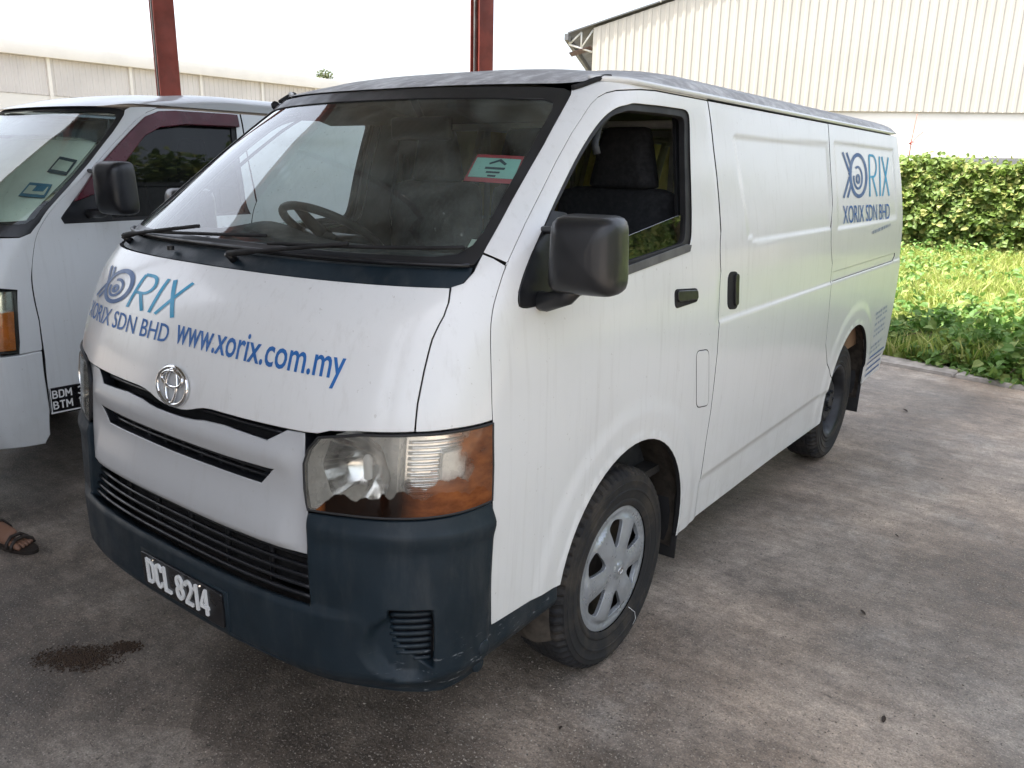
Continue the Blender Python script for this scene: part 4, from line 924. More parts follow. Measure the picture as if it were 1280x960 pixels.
panel('grille', sym([(0, 1.015), (.44, 1.03), (.44, BF+.005), (0, BF+.005)]), [], off(S, -.01), 'grille_paint', lv, res=.04)
def lside(sg):
    M_ = (lambda q: q) if sg > 0 else mirror
    pil = l_scr[3:11]+[(.72, 1.872), (.80, 1.876), (.93, 1.878)]+l_seam[:8]+[(1.02, .98), (1.036, .885), (1.042, .76), (1.04, BF)]+[(.895, BF-.004), (.905, .80), (.905, 1.035), (.70, 1.055), (.72, 1.268)]
    panel('front_fender', M_(pil), [], B, 'old_white_paint', lv)
    arcl = [(AF+AR_R*math.cos(a), AZ+AR_R*math.sin(a)) for a in np.linspace(math.asin((.325-AZ)/AR_R), math.pi-math.asin((.43-AZ)/AR_R), 26)]
    do = sY((1.30, 1.875), (1.66, 1.875), (1.67, 1.4), (1.665, .95), (1.65, .5), (1.66, .322), (1.52, .324))+sY(*arcl)+[(1.045, .425)]+l_seam[::-1]
    wi = sY((1.62, 1.845), (1.62, 1.33), (1.0, 1.322), (.60, 1.318), (.59, 1.345), (.635, 1.395), (.82, 1.591), (.97, 1.735), (1.055, 1.80), (1.19, 1.838))
    dr = panel('front_door', M_(do), [M_(wi)], B, 'old_white_paint', lv)
    panel('door_glass', M_(inset(wi, -.008)), [], off(B, -.014), 'left_side_glass', dr, gap=0, depth=.004, rim='left_side_glass', res=.04)
    panel('window_seal', M_(wi), [M_(inset(wi, .018))], off(B, -.006), 'rubber_trim', dr, gap=0, depth=.01)
    panel('mirror_sail', M_(sY((.60, 1.322), (.59, 1.345), (.635, 1.395), (.80, 1.57), (.83, 1.45), (.83, 1.325))), [], off(B, .003), 'black_plastic', dr, gap=0)
    vis = sY((.66, 1.42), (.82, 1.600), (.97, 1.748), (1.05, 1.815), (1.15, 1.846), (1.25, 1.855), (1.62, 1.858), (1.62, 1.800), (1.30, 1.796), (1.15, 1.775), (1.06, 1.730), (.93, 1.60), (.80, 1.47))
    panel('window_visor', M_(vis), [], off(B, .026), 'visor_maroon', dr, gap=0, depth=.022, lip=.004, rim='visor_maroon')
    end = lambda z: float(U(float(LR(z))-RC, z)+RC*math.pi/2+float(WD(z))-RC-.002)
    a2 = [(AR+AR_R*math.cos(math.pi+.19-i/30*(math.pi+.29)), AZ+AR_R*math.sin(math.pi+.19-i/30*(math.pi+.29))) for i in range(31)]
    panel('side_panel', M_(sY((1.66, .322), (1.65, .5), (1.665, .95), (1.67, 1.4), (1.66, 1.875))[::-1]+sY((1.66, .322), (3.25, .32))+sY(*a2)+sY((4.07, .36))+[(end(z), z) for z in (.36, .6, 1.0, 1.4, 1.7, 1.875)]), [], B, 'old_white_paint', lv, res=.035)
    lo_ = [(.45, BF+.008), (.45, 1.02), (.60, 1.045), (.895, 1.035), (.905, .93), (.893, BF+.008)]
    hl = panel('headlamp', M_(lo_), [], off(S, .004), 'left_screen_glass', lv, gap=.003, depth=.012, rim='black_plastic')
    panel('lamp_back', M_(inset(lo_, .008)), [], off(S, -.03), 'reflector', hl, gap=0)
    panel('indicator', M_([(.62, BF+.02), (.62, .93), (.880, .94), (.878, BF+.02)]), [], off(S, -.006), 'amber_lens', hl, gap=0, depth=.02, rim='amber_lens')
    wall('lamp_rim', M_(inset(lo_, .002)), S, .008, -.03, 'grey_trim', hl)
    mirror_head(dr, (sg*1.06, .74, 1.487), sg*R(18), .082, .120, 'black_plastic'); tube('mirror_arm', [(sg*.80, .72, 1.36), (sg*.95, .72, 1.37), (sg*1.02, .74, 1.40)], .022, 'black_plastic', dr, 8)
    tube('mirror_stay', [(sg*.78, .76, 1.56), (sg*.99, .74, 1.55)], .010, 'black_plastic', dr, 8)
    if sg > 0:
        tp = panel('weight_plate', sY((.432, .555), (.60, .553), (.60, .436), (.432, .438)), [], off(B, .002), 'plate_black', dr, gap=0, depth=.002)
        sF = lambda y, z: S(1+np.asarray(y, float)-FN(z)-DP(z), np.asarray(z, float)+0*np.asarray(y, float))
        for row_, zb_ in (('BDM 3', .507), ('BTM 1', .453)):
            yx = .444
            for ch_ in row_:
                if ch_ == ' ': yx += .022; continue
                V = []; Fc = []
                for pl_ in GLY[ch_]:
                    v_, f_ = stroke([(a*.040, b_*.034) for a, b_ in pl_], .0068); b0 = len(V); V += [(q[0]+yx, q[1]+zb_) for q in v_]; Fc += [tuple(b0+i for i in q[::-1]) for q in f_]
                V = np.array(V); mk('weight_lettering', off(sF, .006)(V[:, 0], V[:, 1]), [q[::-1] for q in Fc], 'plate_white', tp, False); yx += {'M': .036, '1': .022}.get(ch_, .030)
        V, Fc = stroke(seg((.430, .4335), (.602, .4315), 5), .006); V = np.array(V); mk('plate_border', off(sF, .006)(V[:, 0], V[:, 1]), Fc, 'plate_white', tp, False)
        V, Fc = stroke(seg((.4335, .43), (.4335, .558), 5), .004); V = np.array(V); mk('plate_border', off(sF, .006)(V[:, 0], V[:, 1]), Fc, 'plate_white', tp, False)
lside(1); lside(-1)
panel('front_bumper', sym([(0, BF-.004), (.895, BF-.008), (1.036, BF-.002), (1.042, .45), (1.02, .33), (.98, .29), (.685, .30), (0, .30)]), [], off(S, .004), 'old_white_paint', lv, res=.03, depth=.05, lip=.006, rim='old_white_paint')
rl = roof_of(lv, 'dusty_white_roof'); rl.location = (0, 0, .020)
wheel(.695, 1.062, 1, True, lv); wheel(-.695, 1.062, -1, True, lv); wheel(.695, 3.632, 1, True, lv); wheel(-.695, 3.632, -1, True, lv)
box('floor_pan', (0, 2.45, .46), (1.36, 3.9, .16), 'matt_black', lv); box('arch_back', (0, 1.06, .6), (1.2, .9, .5), 'matt_black', lv)
box('dashboard', (0, .72, 1.1), (1.3, .35, .36), 'dash_grey', lv, bevel=.04)
for x_ in (-.40, .40):
    sb = cushion('seat_back', rounded([(1.42, .98), (1.46, 1.30), (1.50, 1.53), (1.60, 1.54), (1.62, 1.30), (1.58, .95)], .06), x_-.25, x_+.25, 'seat_fabric', lv, .06); cushion('head_rest', rounded([(1.50, 1.53), (1.505, 1.68), (1.53, 1.74), (1.585, 1.74), (1.60, 1.68), (1.59, 1.53)], .03), x_-.13, x_+.13, 'seat_fabric', sb, .2)

# ------------------------------------------------------------------ ground
KX, KD = Vector((.46, 6.42)), Vector((1.11, -.20)).normalized(); KN = Vector((-KD.y, KD.x))
def kp(s, t_): p = KX+KD*s+KN*t_; return (p.x, p.y)
tag(mk('terrain', [(-400, -400, -.06), (400, -400, -.06), (400, 400, -.06), (-400, 400, -.06)], [(0, 1, 2, 3)], 'soil'), kind='structure')
yd = [kp(-80, 0), kp(80, 0), kp(80, -90), kp(-80, -90)]
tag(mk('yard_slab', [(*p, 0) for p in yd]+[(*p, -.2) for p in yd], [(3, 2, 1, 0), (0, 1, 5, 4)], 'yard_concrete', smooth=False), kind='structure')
# kerb: low worn concrete edging cast in lengths
kb = tag(empty('kerb', (*kp(0, 0), 0)), kind='structure')
L_ = 1.2
bm = bmesh.new(); box_bm(bm, (0, 0, 0), (L_-.012, .26, .22), None, .025, 3)
for v in bm.verts: v.co += Vector((0, random.uniform(-.006, .006), random.uniform(-.006, .006)))
kme = bpy.data.meshes.new('kerb_stone'); bm.to_mesh(kme); bm.free(); kme.materials.append(MATS['kerb_concrete']); kme.polygons.foreach_set('use_smooth', [True]*len(kme.polygons)); kme.set_sharp_from_angle(angle=R(40))
for k in range(-8, 9):
    o = bpy.data.objects.new('kerb_stone', kme); COL.objects.link(o); o.parent = kb
    o.location = (KD.x*L_*k+KN.x*.135, KD.y*L_*k+KN.y*.135, -.075+random.uniform(-.008, .008)); o.rotation_euler = (0, 0, math.atan2(KD.y, KD.x)+random.uniform(-.008, .008))

def scatter(name, pts, sizes, mat, squash=.6):
    base = np.array([(1, 0, 0), (-1, 0, 0), (0, 1, 0), (0, -1, 0), (0, 0, 1), (0, 0, -1)], float); fb = [(0, 2, 4), (2, 1, 4), (1, 3, 4), (3, 0, 4), (2, 0, 5), (1, 2, 5), (3, 1, 5), (0, 3, 5)]
    n_ = len(pts); V = np.empty((n_, 6, 3)); 
    for i in range(n_):
        a = rng.uniform(0, 6.28); s = sizes[i]; q = base*rng.uniform(.6, 1.2, (6, 1))*s; c_, s_ = math.cos(a), math.sin(a)
        V[i, :, 0] = pts[i][0]+q[:, 0]*c_-q[:, 1]*s_; V[i, :, 1] = pts[i][1]+q[:, 0]*s_+q[:, 1]*c_; V[i, :, 2] = pts[i][2]+q[:, 2]*squash+s*squash*.5
    Fc = (np.array(fb)[None]+(np.arange(n_)*6)[:, None, None]).reshape(-1, 3)
    return mk(name, V.reshape(-1, 3), Fc, mat, smooth=False)
m, t, b, o = nt('grit'); gi = N(t, 'NewGeometry'); c = mixc(t, gi.outputs['Random Per Island'], (.10, .085, .07), (.46, .40, .33)); t.links.new(c, b.inputs['Base Color']); b.inputs['Roughness'].default_value = .9
m, t, b, o = nt('dark_grit'); gi = N(t, 'NewGeometry'); c = mixc(t, gi.outputs['Random Per Island'], (.020, .012, .008), (.085, .052, .030)); t.links.new(c, b.inputs['Base Color']); b.inputs['Roughness'].default_value = .85
pts = []; sz = []
for (cx, cy, sx, sy, n_) in ((.85, .75, .35, .30, 2600), (1.0, .45, .35, .3, 1500), (1.5, 1.6, .7, .8, 1500), (1.3, 2.8, .8, 1.2, 800), (.3, .2, .6, .3, 900), (1.9, 2.6, .5, .8, 700)):
    for _ in range(n_): pts.append((rng.normal(cx, sx), rng.normal(cy, sy), 0)); sz.append(abs(rng.normal(.0018, .0011))+.0008)
tag(scatter('grit', pts, sz, 'grit'), 'pale grit scattered over the concrete around the front wheel', 'grit', kind='stuff')
pts = []; sz = []
for _ in range(3600):
    a = rng.uniform(0, 6.28); r_ = abs(rng.normal(0, .58)); r_ = r_ if r_ < 1.1 else rng.uniform(0, .9); bx = rng.choice([0, 0, 0, 1])
    x_ = r_*math.cos(a)*.15; y_ = r_*math.sin(a)*.075
    if bx: x_ = .12+x_*.4; y_ = .07+y_*.5
    ca, sa = math.cos(.62), math.sin(.62); pts.append((-.60+x_*ca-y_*sa, -.035+x_*sa+y_*ca, 0)); sz.append(rng.uniform(.002, .0055))
tag(scatter('spilled_grit', pts, sz, 'dark_grit'), 'dark brown patch of spilled grit on the concrete before the number plate', 'grit', kind='stuff')
leaf_spots = [(1.41, 1.94, .03, 'dark curled dry leaf on the concrete right of the front wheel'), (.95, 4.98, .05, 'dark dry leaf on the pale concrete behind the rear wheel'), (.86, .68, .02, 'small dark leaf scrap on concrete below the front wheel'), (1.62, 1.33, .03, 'twisted dark leaf scrap near the bottom right corner'), (1.36, 2.75, .022, 'tiny dark leaf between the two wheels')]
for (x_, y_, s_, lb) in leaf_spots:
    V = []; Fc = []; n_ = 7; a0 = random.uniform(0, 6)
    for i in range(n_):
        t_ = i/(n_-1)*2-1; w_ = .38*(1-t_*t_)**.7+.01
        for j in (-1, 0, 1): V.append((t_*s_, j*w_*s_, .004+abs(j)*s_*.22*(1-t_*t_)+s_*.15*(t_+1)**2*.5))
    for i in range(n_-1):
        for j in range(2): Fc.append((i*3+j, (i+1)*3+j, (i+1)*3+j+1, i*3+j+1))
    lf = mk('dry_leaf', [(a*.55, b_*.55, c_*.55) for a, b_, c_ in V], Fc, 'dry_leaf'); lf.location = (x_, y_, .001); lf.rotation_euler = (0, 0, a0); tag(lf, lb, 'leaf', 'dry leaves on the concrete')

def ribbed(width, height, pitch, depth):
    """sheet of trapezoidal ribs in the xz plane, facing -y"""
    V = []; Fc = []; x_ = 0; prof = []
    while x_ < width-1e-6:
        for (dx, dy) in ((0, 0), (.55*pitch, 0), (.65*pitch, -depth), (.90*pitch, -depth)):
            if x_+dx < width: prof.append((x_+dx, dy))
        x_ += pitch
    prof.append((width, 0))
    for (a, d) in prof: V += [(a, d, 0), (a, d, height)]
    for i in range(len(prof)-1): Fc.append((2*i, 2*i+2, 2*i+3, 2*i+1))
    return V, Fc
# ------------------------------------------------------------------ shed: red steel columns and roof
SA, SB = Vector((.367, .930, 0)), Vector((.930, -.367, 0)); SO = Vector((-5.80, 3.57, 0)); SROT = math.atan2(SB.y, SB.x)
def sh(a, b_, z): return SO+SA*a+SB*b_+Vector((0, 0, z))
RZ = 6.2
def column(a, b_, label, grp):
    c = empty('steel_column', sh(a, b_, 0), SROT); tag(c, label, 'column', grp); H = RZ-.28
    box('web', (0, 0, H/2+.02), (.20, .012, H-.03), 'red_steel', c); box('flange', (-.106, 0, H/2+.02), (.014, .19, H-.03), 'red_steel', c, bevel=.002); box('flange', (.106, 0, H/2+.02), (.014, .19, H-.03), 'red_steel', c, bevel=.002)
    box('base_plate', (0, 0, .010), (.34, .34, .02), 'rust_steel', c, bevel=.003); box('cap_plate', (0, 0, H+.012), (.28, .24, .02), 'red_steel', c, bevel=.003)
    for sx in (-.13, .13):
        for sy in (-.13, .13): lathe('anchor_bolt', [(0, .012), (.03, .012), (.035, 0)], 'rust_steel', c, (sx, sy, .02), 'z', 6)
    tube('downpipe', [(-.02, -.075, .05), (-.02, -.075, H-.05)], .022, 'grey_trim', c, 8)
column(0, 0, 'red steel column rising behind the older white van', 'red columns of the shed'); column(3.54, 0, 'red steel column rising behind the roof of the lettered van', 'red columns of the shed')
for a in (-4.6, -9.2): column(a, 0, 'red steel column along the open left side of the shed', 'red columns of the shed')
RB = 9.4
for a in (3.54, -3, -9.2): column(a, RB-.6, 'red steel column along the open right side of the shed', 'red columns of the shed')
A0, A1, B0 = -9.6, 3.9, -.3
rt = empty('shed_roof', SO, SROT); tag(rt, 'low metal shed roof on red columns over the parked vans', 'roof')
def loc(a, b_, z): return (b_, a, z)
n_ = 110; V = []; Fc = []
for i in range(n_+1):
    b_ = B0+(RB-B0)*i/n_; z = RZ+.02*(i % 2)+(b_-B0)*.03
    V += [loc(A0, b_, z), loc(A1, b_, z)]
for i in range(n_): Fc.append((2*i, 2*i+2, 2*i+3, 2*i+1))
mk('roof_sheet', V, Fc, 'shed_metal', rt, False)
for a in np.arange(A0+.3, A1, 1.3): box('purlin', loc(a, (B0+RB)/2, RZ-.06+(RB-B0)*.015), (RB-B0, .06, .10), 'rust_steel', rt, Matrix.Rotation(-.03, 3, 'Y'))
for b_ in (0, RB-.6): box('eaves_beam', loc((A0+A1)/2, b_, RZ-.20+(b_-B0)*.03), (.16, A1-A0, .20), 'red_steel', rt)
for a in (3.54, -3, -9.2): box('rafter', loc(a, (B0+RB)/2, RZ-.17+(RB-B0)*.015), (RB-B0-.6, .12, .16), 'red_steel', rt, Matrix.Rotation(-.03, 3, 'Y'))

bw = empty('blocker_back_wall', SO+SA*(-9.45), SROT); tag(bw, 'unseen ribbed metal wall added behind the camera to darken the front', 'wall')  # added wall out of view, keeps light off the vans' fronts
x_ = B0
while x_ < RB-.1:
    V, Fc = ribbed(min(1.0, RB-x_)-.01, RZ-.05, .2, .03); o = mk('blocker_sheet', V, Fc, 'shed_metal', bw, False); o.location = (x_, 0, 0); x_ += 1.0
sw_ = empty('blocker_side_wall', SO+SA*(-9.4)+SB*(RB-.2), SROT+R(90)); tag(sw_, 'unseen ribbed metal wall added behind and right of the camera to dim the nose', 'wall')  # added wall out of view, cuts light from the right to dim the nose
for k in range(4):
    V, Fc = ribbed(.99, RZ-.05, .2, .03); o = mk('blocker_sheet', V, Fc, 'shed_metal', sw_, False); o.location = (k*1.0, 0, 0)

# ------------------------------------------------------------------ long low warehouse on the left
lw = empty('long_warehouse', (-40, 0, 0)); tag(lw, 'long low warehouse with pale ribbed cladding and white fascia at left', 'building')
V, Fc = ribbed(3.86, 1.66, .30, .035); pm = None
y0, PN = -6.1+.0, 15
for k in range(PN):
    y = 1.89-8+4*k
    o = bpy.data.objects.new('cladding_panel', pm) if pm else mk('cladding_panel', V, Fc, 'clad_grey', lw, False)
    if pm: COL.objects.link(o); o.parent = lw
    pm = o.data; o.rotation_euler = (0, 0, R(90)); o.location = (0, y+.07, 4.46)
    box('wall_post', (.04, y, 3.1), (.16, .14, 6.1), 'fascia_white', lw)
box('lower_wall', (-.15, 22, 2.2), (.25, 64, 4.5), 'clad_white', lw); box('fascia', (.12, 22, 6.44), (.5, 64.6, .62), 'fascia_white', lw, bevel=.02); box('inner_wall', (-.20, 22, 5.3), (.05, 64, 1.8), 'clad_grey', lw)
mk('roof', [(.2, -10.2, 6.76), (.2, 54.2, 6.76), (-14, 54.2, 8.2), (-14, -10.2, 8.2), (-28, 54.2, 6.76), (-28, -10.2, 6.76)], [(0, 1, 2, 3), (3, 2, 4, 5)], 'fascia_white', lw, False)
mk('end_wall', [(-.1, 54, 0), (-28, 54, 0), (-28, 54, 6.7), (-14, 54, 8.15), (-.1, 54, 6.7)], [(0, 1, 2, 3, 4)], 'clad_white', lw, False)

# ------------------------------------------------------------------ tall gabled warehouse at right
az = R(-27); WN = Vector((math.sin(az), math.cos(az), 0)); WT = Vector((math.cos(az), -math.sin(az), 0)); WO = Vector((1.93, -1.04, 0))+WN*32
gw = empty('gabled_warehouse', WO, math.atan2(WT.y, WT.x)); tag(gw, 'tall gabled warehouse with cream ribbed cladding above a white wall', 'building')
T0, T1, TR = -2.63, 18.6, 8.0
def gz(t_): return 6.67+.313*(min(t_, TR)-T0)-.313*max(0, t_-TR)
pitch = .305; V = []; Fc = []; prof = []; x_ = T0
bay = 0; CB = 3.83
while x_ < T1-.1:
    V = []; Fc = []; prof = []; x1 = min(T1, x_+pitch*10); q = x_
    while q < x1-1e-6:
        for dx, dy in ((0, 0), (.5*pitch, 0), (.60*pitch, -.022), (.90*pitch, -.022)): prof.append((q+dx, dy))
        q += pitch
    prof.append((x1, 0))
    for a, d in prof: V += [(a, d, CB), (a, d, gz(a))]
    for i in range(len(prof)-1): Fc.append((2*i, 2*i+2, 2*i+3, 2*i+1))
    mk('cladding_sheet', V, Fc, 'clad_cream', gw, False); x_ = x1
box('lower_wall', ((T0+T1)/2, .25, CB/2+.05), (T1-T0, .3, CB+.1), 'clad_white', gw)
mk('side_wall', [(T0, .02, 0), (T0, 30, 0), (T0, 30, 6.6), (T0, .02, 6.6)], [(0, 1, 2, 3)], 'clad_white', gw, False)
for s0, s1 in ((T0-.95, TR), (T1+.95, TR)):
    zs0 = gz(T0)-.313*.95 if s0 < 0 else gz(T1)-.313*.95
    V = [(s0, -.10, zs0+.10), (s1, -.10, gz(TR)+.10), (s1, 30, gz(TR)+.10), (s0, 30, zs0+.10)]; V += [(a, b_, c_+.05) for a, b_, c_ in V]
    mk('roof_slope', V, [(0, 1, 2, 3), (7, 6, 5, 4), (0, 4, 5, 1), (1, 5, 6, 2), (2, 6, 7, 3), (3, 7, 4, 0)], 'dark_roof', gw, False)
# open eaves bracket at the corner
br = [((T0-.02, .1, 5.85), (T0-.9, .1, 6.12)), ((T0-.9, .1, 6.12), (T0-.9, .1, 6.42)), ((T0-.45, .1, 5.98), (T0-.45, .1, 6.55)), ((T0-.02, .1, 6.62), (T0-.45, .1, 5.98)), ((T0-.45, .1, 6.55), (T0-.9, .1, 6.12))]
for a, c_ in br: tube('eaves_bracket', [a, c_], .035, 'rib_white' , gw, 6)
box('eaves_gutter', (T0-.95, 12, 6.30), (.14, 25, .22), 'dark_roof', gw); box('eaves_soffit', (T0-.48, .5, 5.93), (.85, .9, .04), 'rust_steel', gw, Matrix.Rotation(-.28, 3, 'Y'))
for k in range(1, 7): 
    t_ = T0+k*2.4; tube('roof_fixing', [(t_, -.12, gz(t_)+.08), (t_, -.12, gz(t_)+.22)], .03, 'rib_white', gw, 6)

# ------------------------------------------------------------------ plants
def leaves(name, P, size, nrm_bias, mat, parent=None, seed=1, fold=.25, aspect=.72):
    """many small folded leaves (two quads each) at points P"""
    g = np.random.default_rng(seed); n_ = len(P); P = np.array(P)
    d = g.normal(size=(n_, 3)); d /= np.linalg.norm(d, axis=1, keepdims=True); d[:, 2] = d[:, 2]*.6-.25; d /= np.linalg.norm(d, axis=1, keepdims=True)
    nb = g.normal(size=(n_, 3))*.75+np.array(nrm_bias); s = np.cross(d, nb); s /= np.maximum(np.linalg.norm(s, axis=1, keepdims=True), 1e-9); nn = np.cross(s, d)
    L = (size*g.uniform(.55, 1.3, n_))[:, None]; W_ = L*aspect*.5
    W_ = W_*1.08; Mid = P+d*L*.48+nn*L*.03; T_ = P+d*L-nn*L*.12
    e1 = P+d*L*.18; e2 = P+d*L*.58; up_ = nn*L*fold*.5
    V = np.stack([P, e1+s*W_*.82+up_, e2+s*W_*.88+up_, T_, e2-s*W_*.88+up_, e1-s*W_*.82+up_, Mid], 1).reshape(-1, 3); b0 = (np.arange(n_)*7)[:, None, None]
    Fc = (np.array([[0, 6, 1], [1, 6, 2], [2, 6, 3], [3, 6, 4], [4, 6, 5], [5, 6, 0]])[None]+b0).reshape(-1, 3)
    return mk(name, V, Fc, mat, parent, False)
def blades(name, P, h, mat, seed=2, parent=None, wd=.006, lean=.35):
    g = np.random.default_rng(seed); n_ = len(P); P = np.array(P); H = (h*g.uniform(.5, 1.35, n_))[:, None]; a = g.uniform(0, 6.283, n_); b_ = g.uniform(0, 6.283, n_)
    s = np.stack([np.cos(a), np.sin(a), 0*a], 1); l = np.stack([np.cos(b_), np.sin(b_), 0*b_], 1)*(g.uniform(.1, 1, n_)*lean)[:, None]; w = wd*g.uniform(.6, 1.5, n_)[:, None]; up = np.array([0, 0, 1.])
    V = np.stack([P-s*w, P+s*w, P+s*w*.8+up*H*.55+l*H*.4, P-s*w*.8+up*H*.55+l*H*.4, P+up*H*.93+l*H*1.2], 1).reshape(-1, 3); b0 = (np.arange(n_)*5)
    F4 = [tuple(q) for q in (np.array([0, 1, 2, 3])[None]+b0[:, None])]; F3 = [tuple(q) for q in (np.array([3, 2, 4])[None]+b0[:, None])]
    return mk(name, V, F4+F3, mat, parent, False)
g = np.random.default_rng(11)
def lumpy(x, y, s=1.0, ph=0): return (np.sin(x*1.7*s+ph)+np.sin(y*1.3*s+2.1+ph)+np.sin((x+y)*2.9*s+.7)+np.sin((x-y*.6)*4.3*s+ph*2))/4
# rough grass between kerb and hedge
pt = []
n_ = 115000; t_ = g.uniform(0, 1, n_)**1.35*12.3+.28; s_ = g.uniform(-7, 8, n_)
X = KX.x+KD.x*s_+KN.x*t_; Y = KX.y+KD.y*s_+KN.y*t_
vis = (X > -3.2-(Y-6)*.34) & (X < 5.0+(Y-6)*.05)
X, Y = X[vis], Y[vis]; Z = -.06+.10*sst(lumpy(X, Y, .9), -.4, .6)
lushY = 6.3; hh = .17+.12*sst(lumpy(X, Y, .7, 1), -.3, .6)
tag(blades('rough_grass', np.stack([X, Y, Z], 1), .24, 'grass_blade', 5, wd=.0065, lean=.8), 'rough yellow green grass between the kerb and the hedge', 'grass', kind='stuff')
n_ = 17000; t_ = g.uniform(0, 1, n_)**1.2*12+.3; s_ = g.uniform(-7, 8, n_); X = KX.x+KD.x*s_+KN.x*t_; Y = KX.y+KD.y*s_+KN.y*t_
vis = (X > -3.2-(Y-6)*.34) & (X < 5.0+(Y-6)*.05) & (lumpy(X, Y, 1.3, 3) > -.25+.10*(Y-8)/4); X, Y = X[vis], Y[vis]
tag(leaves('field_weeds', np.stack([X, Y, g.uniform(.03, .30, len(X))*(1.1+.5*lumpy(X, Y, 1.3, 3))], 1), .085, (0, -.4, 1), 'creeper_leaf', None, 77), 'low broad leaved weeds growing all through the grass', 'weeds', kind='stuff')
V = []; Fc = []; ni, nj = 60, 50
for i in range(ni+1):
    for j in range(nj+1):
        s = -9+18*i/ni; t_ = .24+14*j/nj; x_, y_ = kp(s, t_); V.append((x_, y_, -.055+.10*float(sst(lumpy(x_, y_, .9), -.4, .6))*min(1, j/3)))
for i in range(ni):
    for j in range(nj): Fc.append((i*(nj+1)+j, (i+1)*(nj+1)+j, (i+1)*(nj+1)+j+1, i*(nj+1)+j+1))
tag(mk('grass_bank', V, Fc, 'soil'), kind='structure')
# broad-leaved creepers spilling over the kerb, each clump a plant
clumps = [(.50, .55, .42, .40), (1.0, .35, .36, .36), (1.45, .65, .5, .50), (2.05, .40, .45, .42), (.10, .9, .5, .5), (.85, 1.2, .55, .5), (1.7, 1.5, .6, .55), (2.6, .9, .55, .5), (-.6, .6, .5, .45), (.2, 2.0, .6, .45), (1.2, 2.3, .7, .5), (3.2, .5, .5, .45)]
names = ['low leafy creeper hugging the kerb just behind the van', 'bright creeper clump sprawling over the kerb edge', 'dark leafy clump at the kerb right of the van', 'rightmost creeper clump lying over the kerb', 'leafy weed clump half hidden behind the van tail', 'mid green weed mound beyond the kerb', 'broad weed mound behind the dark kerb clump', 'weed clump at the right edge beyond the kerb', 'creeper clump hidden behind the rear bumper', 'weed mound deeper in the grass behind the van', 'spreading weed mound midway to the hedge', 'creeper clump just outside the right edge']
for k, ((s, t_, r_, h_), nm) in enumerate(zip(clumps, names)):
    x_, y_ = kp(s, t_); cr = empty('creeper_plant', (x_, y_, 0)); tag(cr, nm, 'plant', 'creepers along the kerb')
    n_ = int(900*r_/.5); a = g.uniform(0, 6.283, n_); q = np.sqrt(g.uniform(0, 1, n_)); px = q*r_*np.cos(a)*1.25; py = q*r_*np.sin(a)*.9; hz = h_*(1-q**1.8)*g.uniform(.35, 1.1, n_)*(.75+.5*lumpy(px*3, py*3, 1, k))+.03
    leaves('foliage', np.stack([px, py, np.maximum(hz, .02)], 1), .085, (0, -.35, 1.1), 'creeper_leaf', cr, 20+k)
    for j in range(9):
        an = j*.7+k; tube('stem', [(0, 0, -.03), (.3*r_*math.cos(an), .3*r_*math.sin(an), .4*h_), (.8*r_*math.cos(an), .8*r_*math.sin(an), .3*h_)], [.006, .005, .003], 'bark', cr, 5)
# hedge: creeper grown fence
hg = empty('creeper_hedge', (-2.0, 18.6, 0)); tag(hg, 'leafy creeper hedge across the far side of the grass', 'hedge')
n_ = 34000; hx = g.uniform(-6.5, 8, n_); top = 1.86+.15*lumpy(hx, hx*.3, 1.6)+.10*lumpy(hx, hx, 4.1, 2); hz = g.uniform(0, 1, n_)**.75*top
hy = -.55*np.sqrt(np.clip(1-(hz/top)**6, 0, 1))+.22*lumpy(hx, hz*1.4, 2.2)+.10*lumpy(hx, hz*1.3, 6.5, 1)+np.abs(g.normal(0, .12, n_))
leaves('foliage', np.stack([hx, hy, hz], 1), .115, (0, -1.0, .55), 'hedge_leaf', hg, 41, aspect=.95)
n2 = 2600; tx = g.uniform(-6.5, 8, n2); tz = 1.80+.15*lumpy(tx, tx*.3, 1.6)+.10*lumpy(tx, tx, 4.1, 2)+np.abs(g.normal(0, .10, n2)); leaves('top_shoots', np.stack([tx, g.normal(0, .22, n2), tz], 1), .12, (0, -.5, 1), 'hedge_leaf', hg, 43, aspect=.9)
V = []; Fc = []
for i in range(59):
    x_ = -6.5+14.5*i/58; tp = 1.75+.16*float(lumpy(x_, x_*.3, 1.6))
    for (yy, zz) in ((-.30, 0), (-.32, tp*.6), (-.12, tp*.93), (.12, tp), (.4, 0)): V.append((x_, yy+.12*float(lumpy(x_, zz*1.4, 2.2)), zz))
for i in range(58):
    for j in range(4): Fc.append((i*5+j, (i+1)*5+j, (i+1)*5+j+1, i*5+j+1))
mk('inner_growth', V, Fc, 'bark', hg)
for k in range(8): tube('fence_post', [(-6.2+1.9*k, .15, 0), (-6.2+1.9*k, .15, 1.75)], .03, 'rust_steel', hg, 6)
side_h = empty('creeper_hedge', (9.5, 8.0, 0), R(-80)); side_h.scale = (1.25, 1, 2.1); tag(side_h, 'leafy creeper hedge running along the open right side beyond the frame', 'hedge')
for ch in list(hg.children):
    if ch.name.startswith(('foliage', 'top_shoots', 'inner_growth')): c_ = ch.copy(); COL.objects.link(c_); c_.parent = side_h
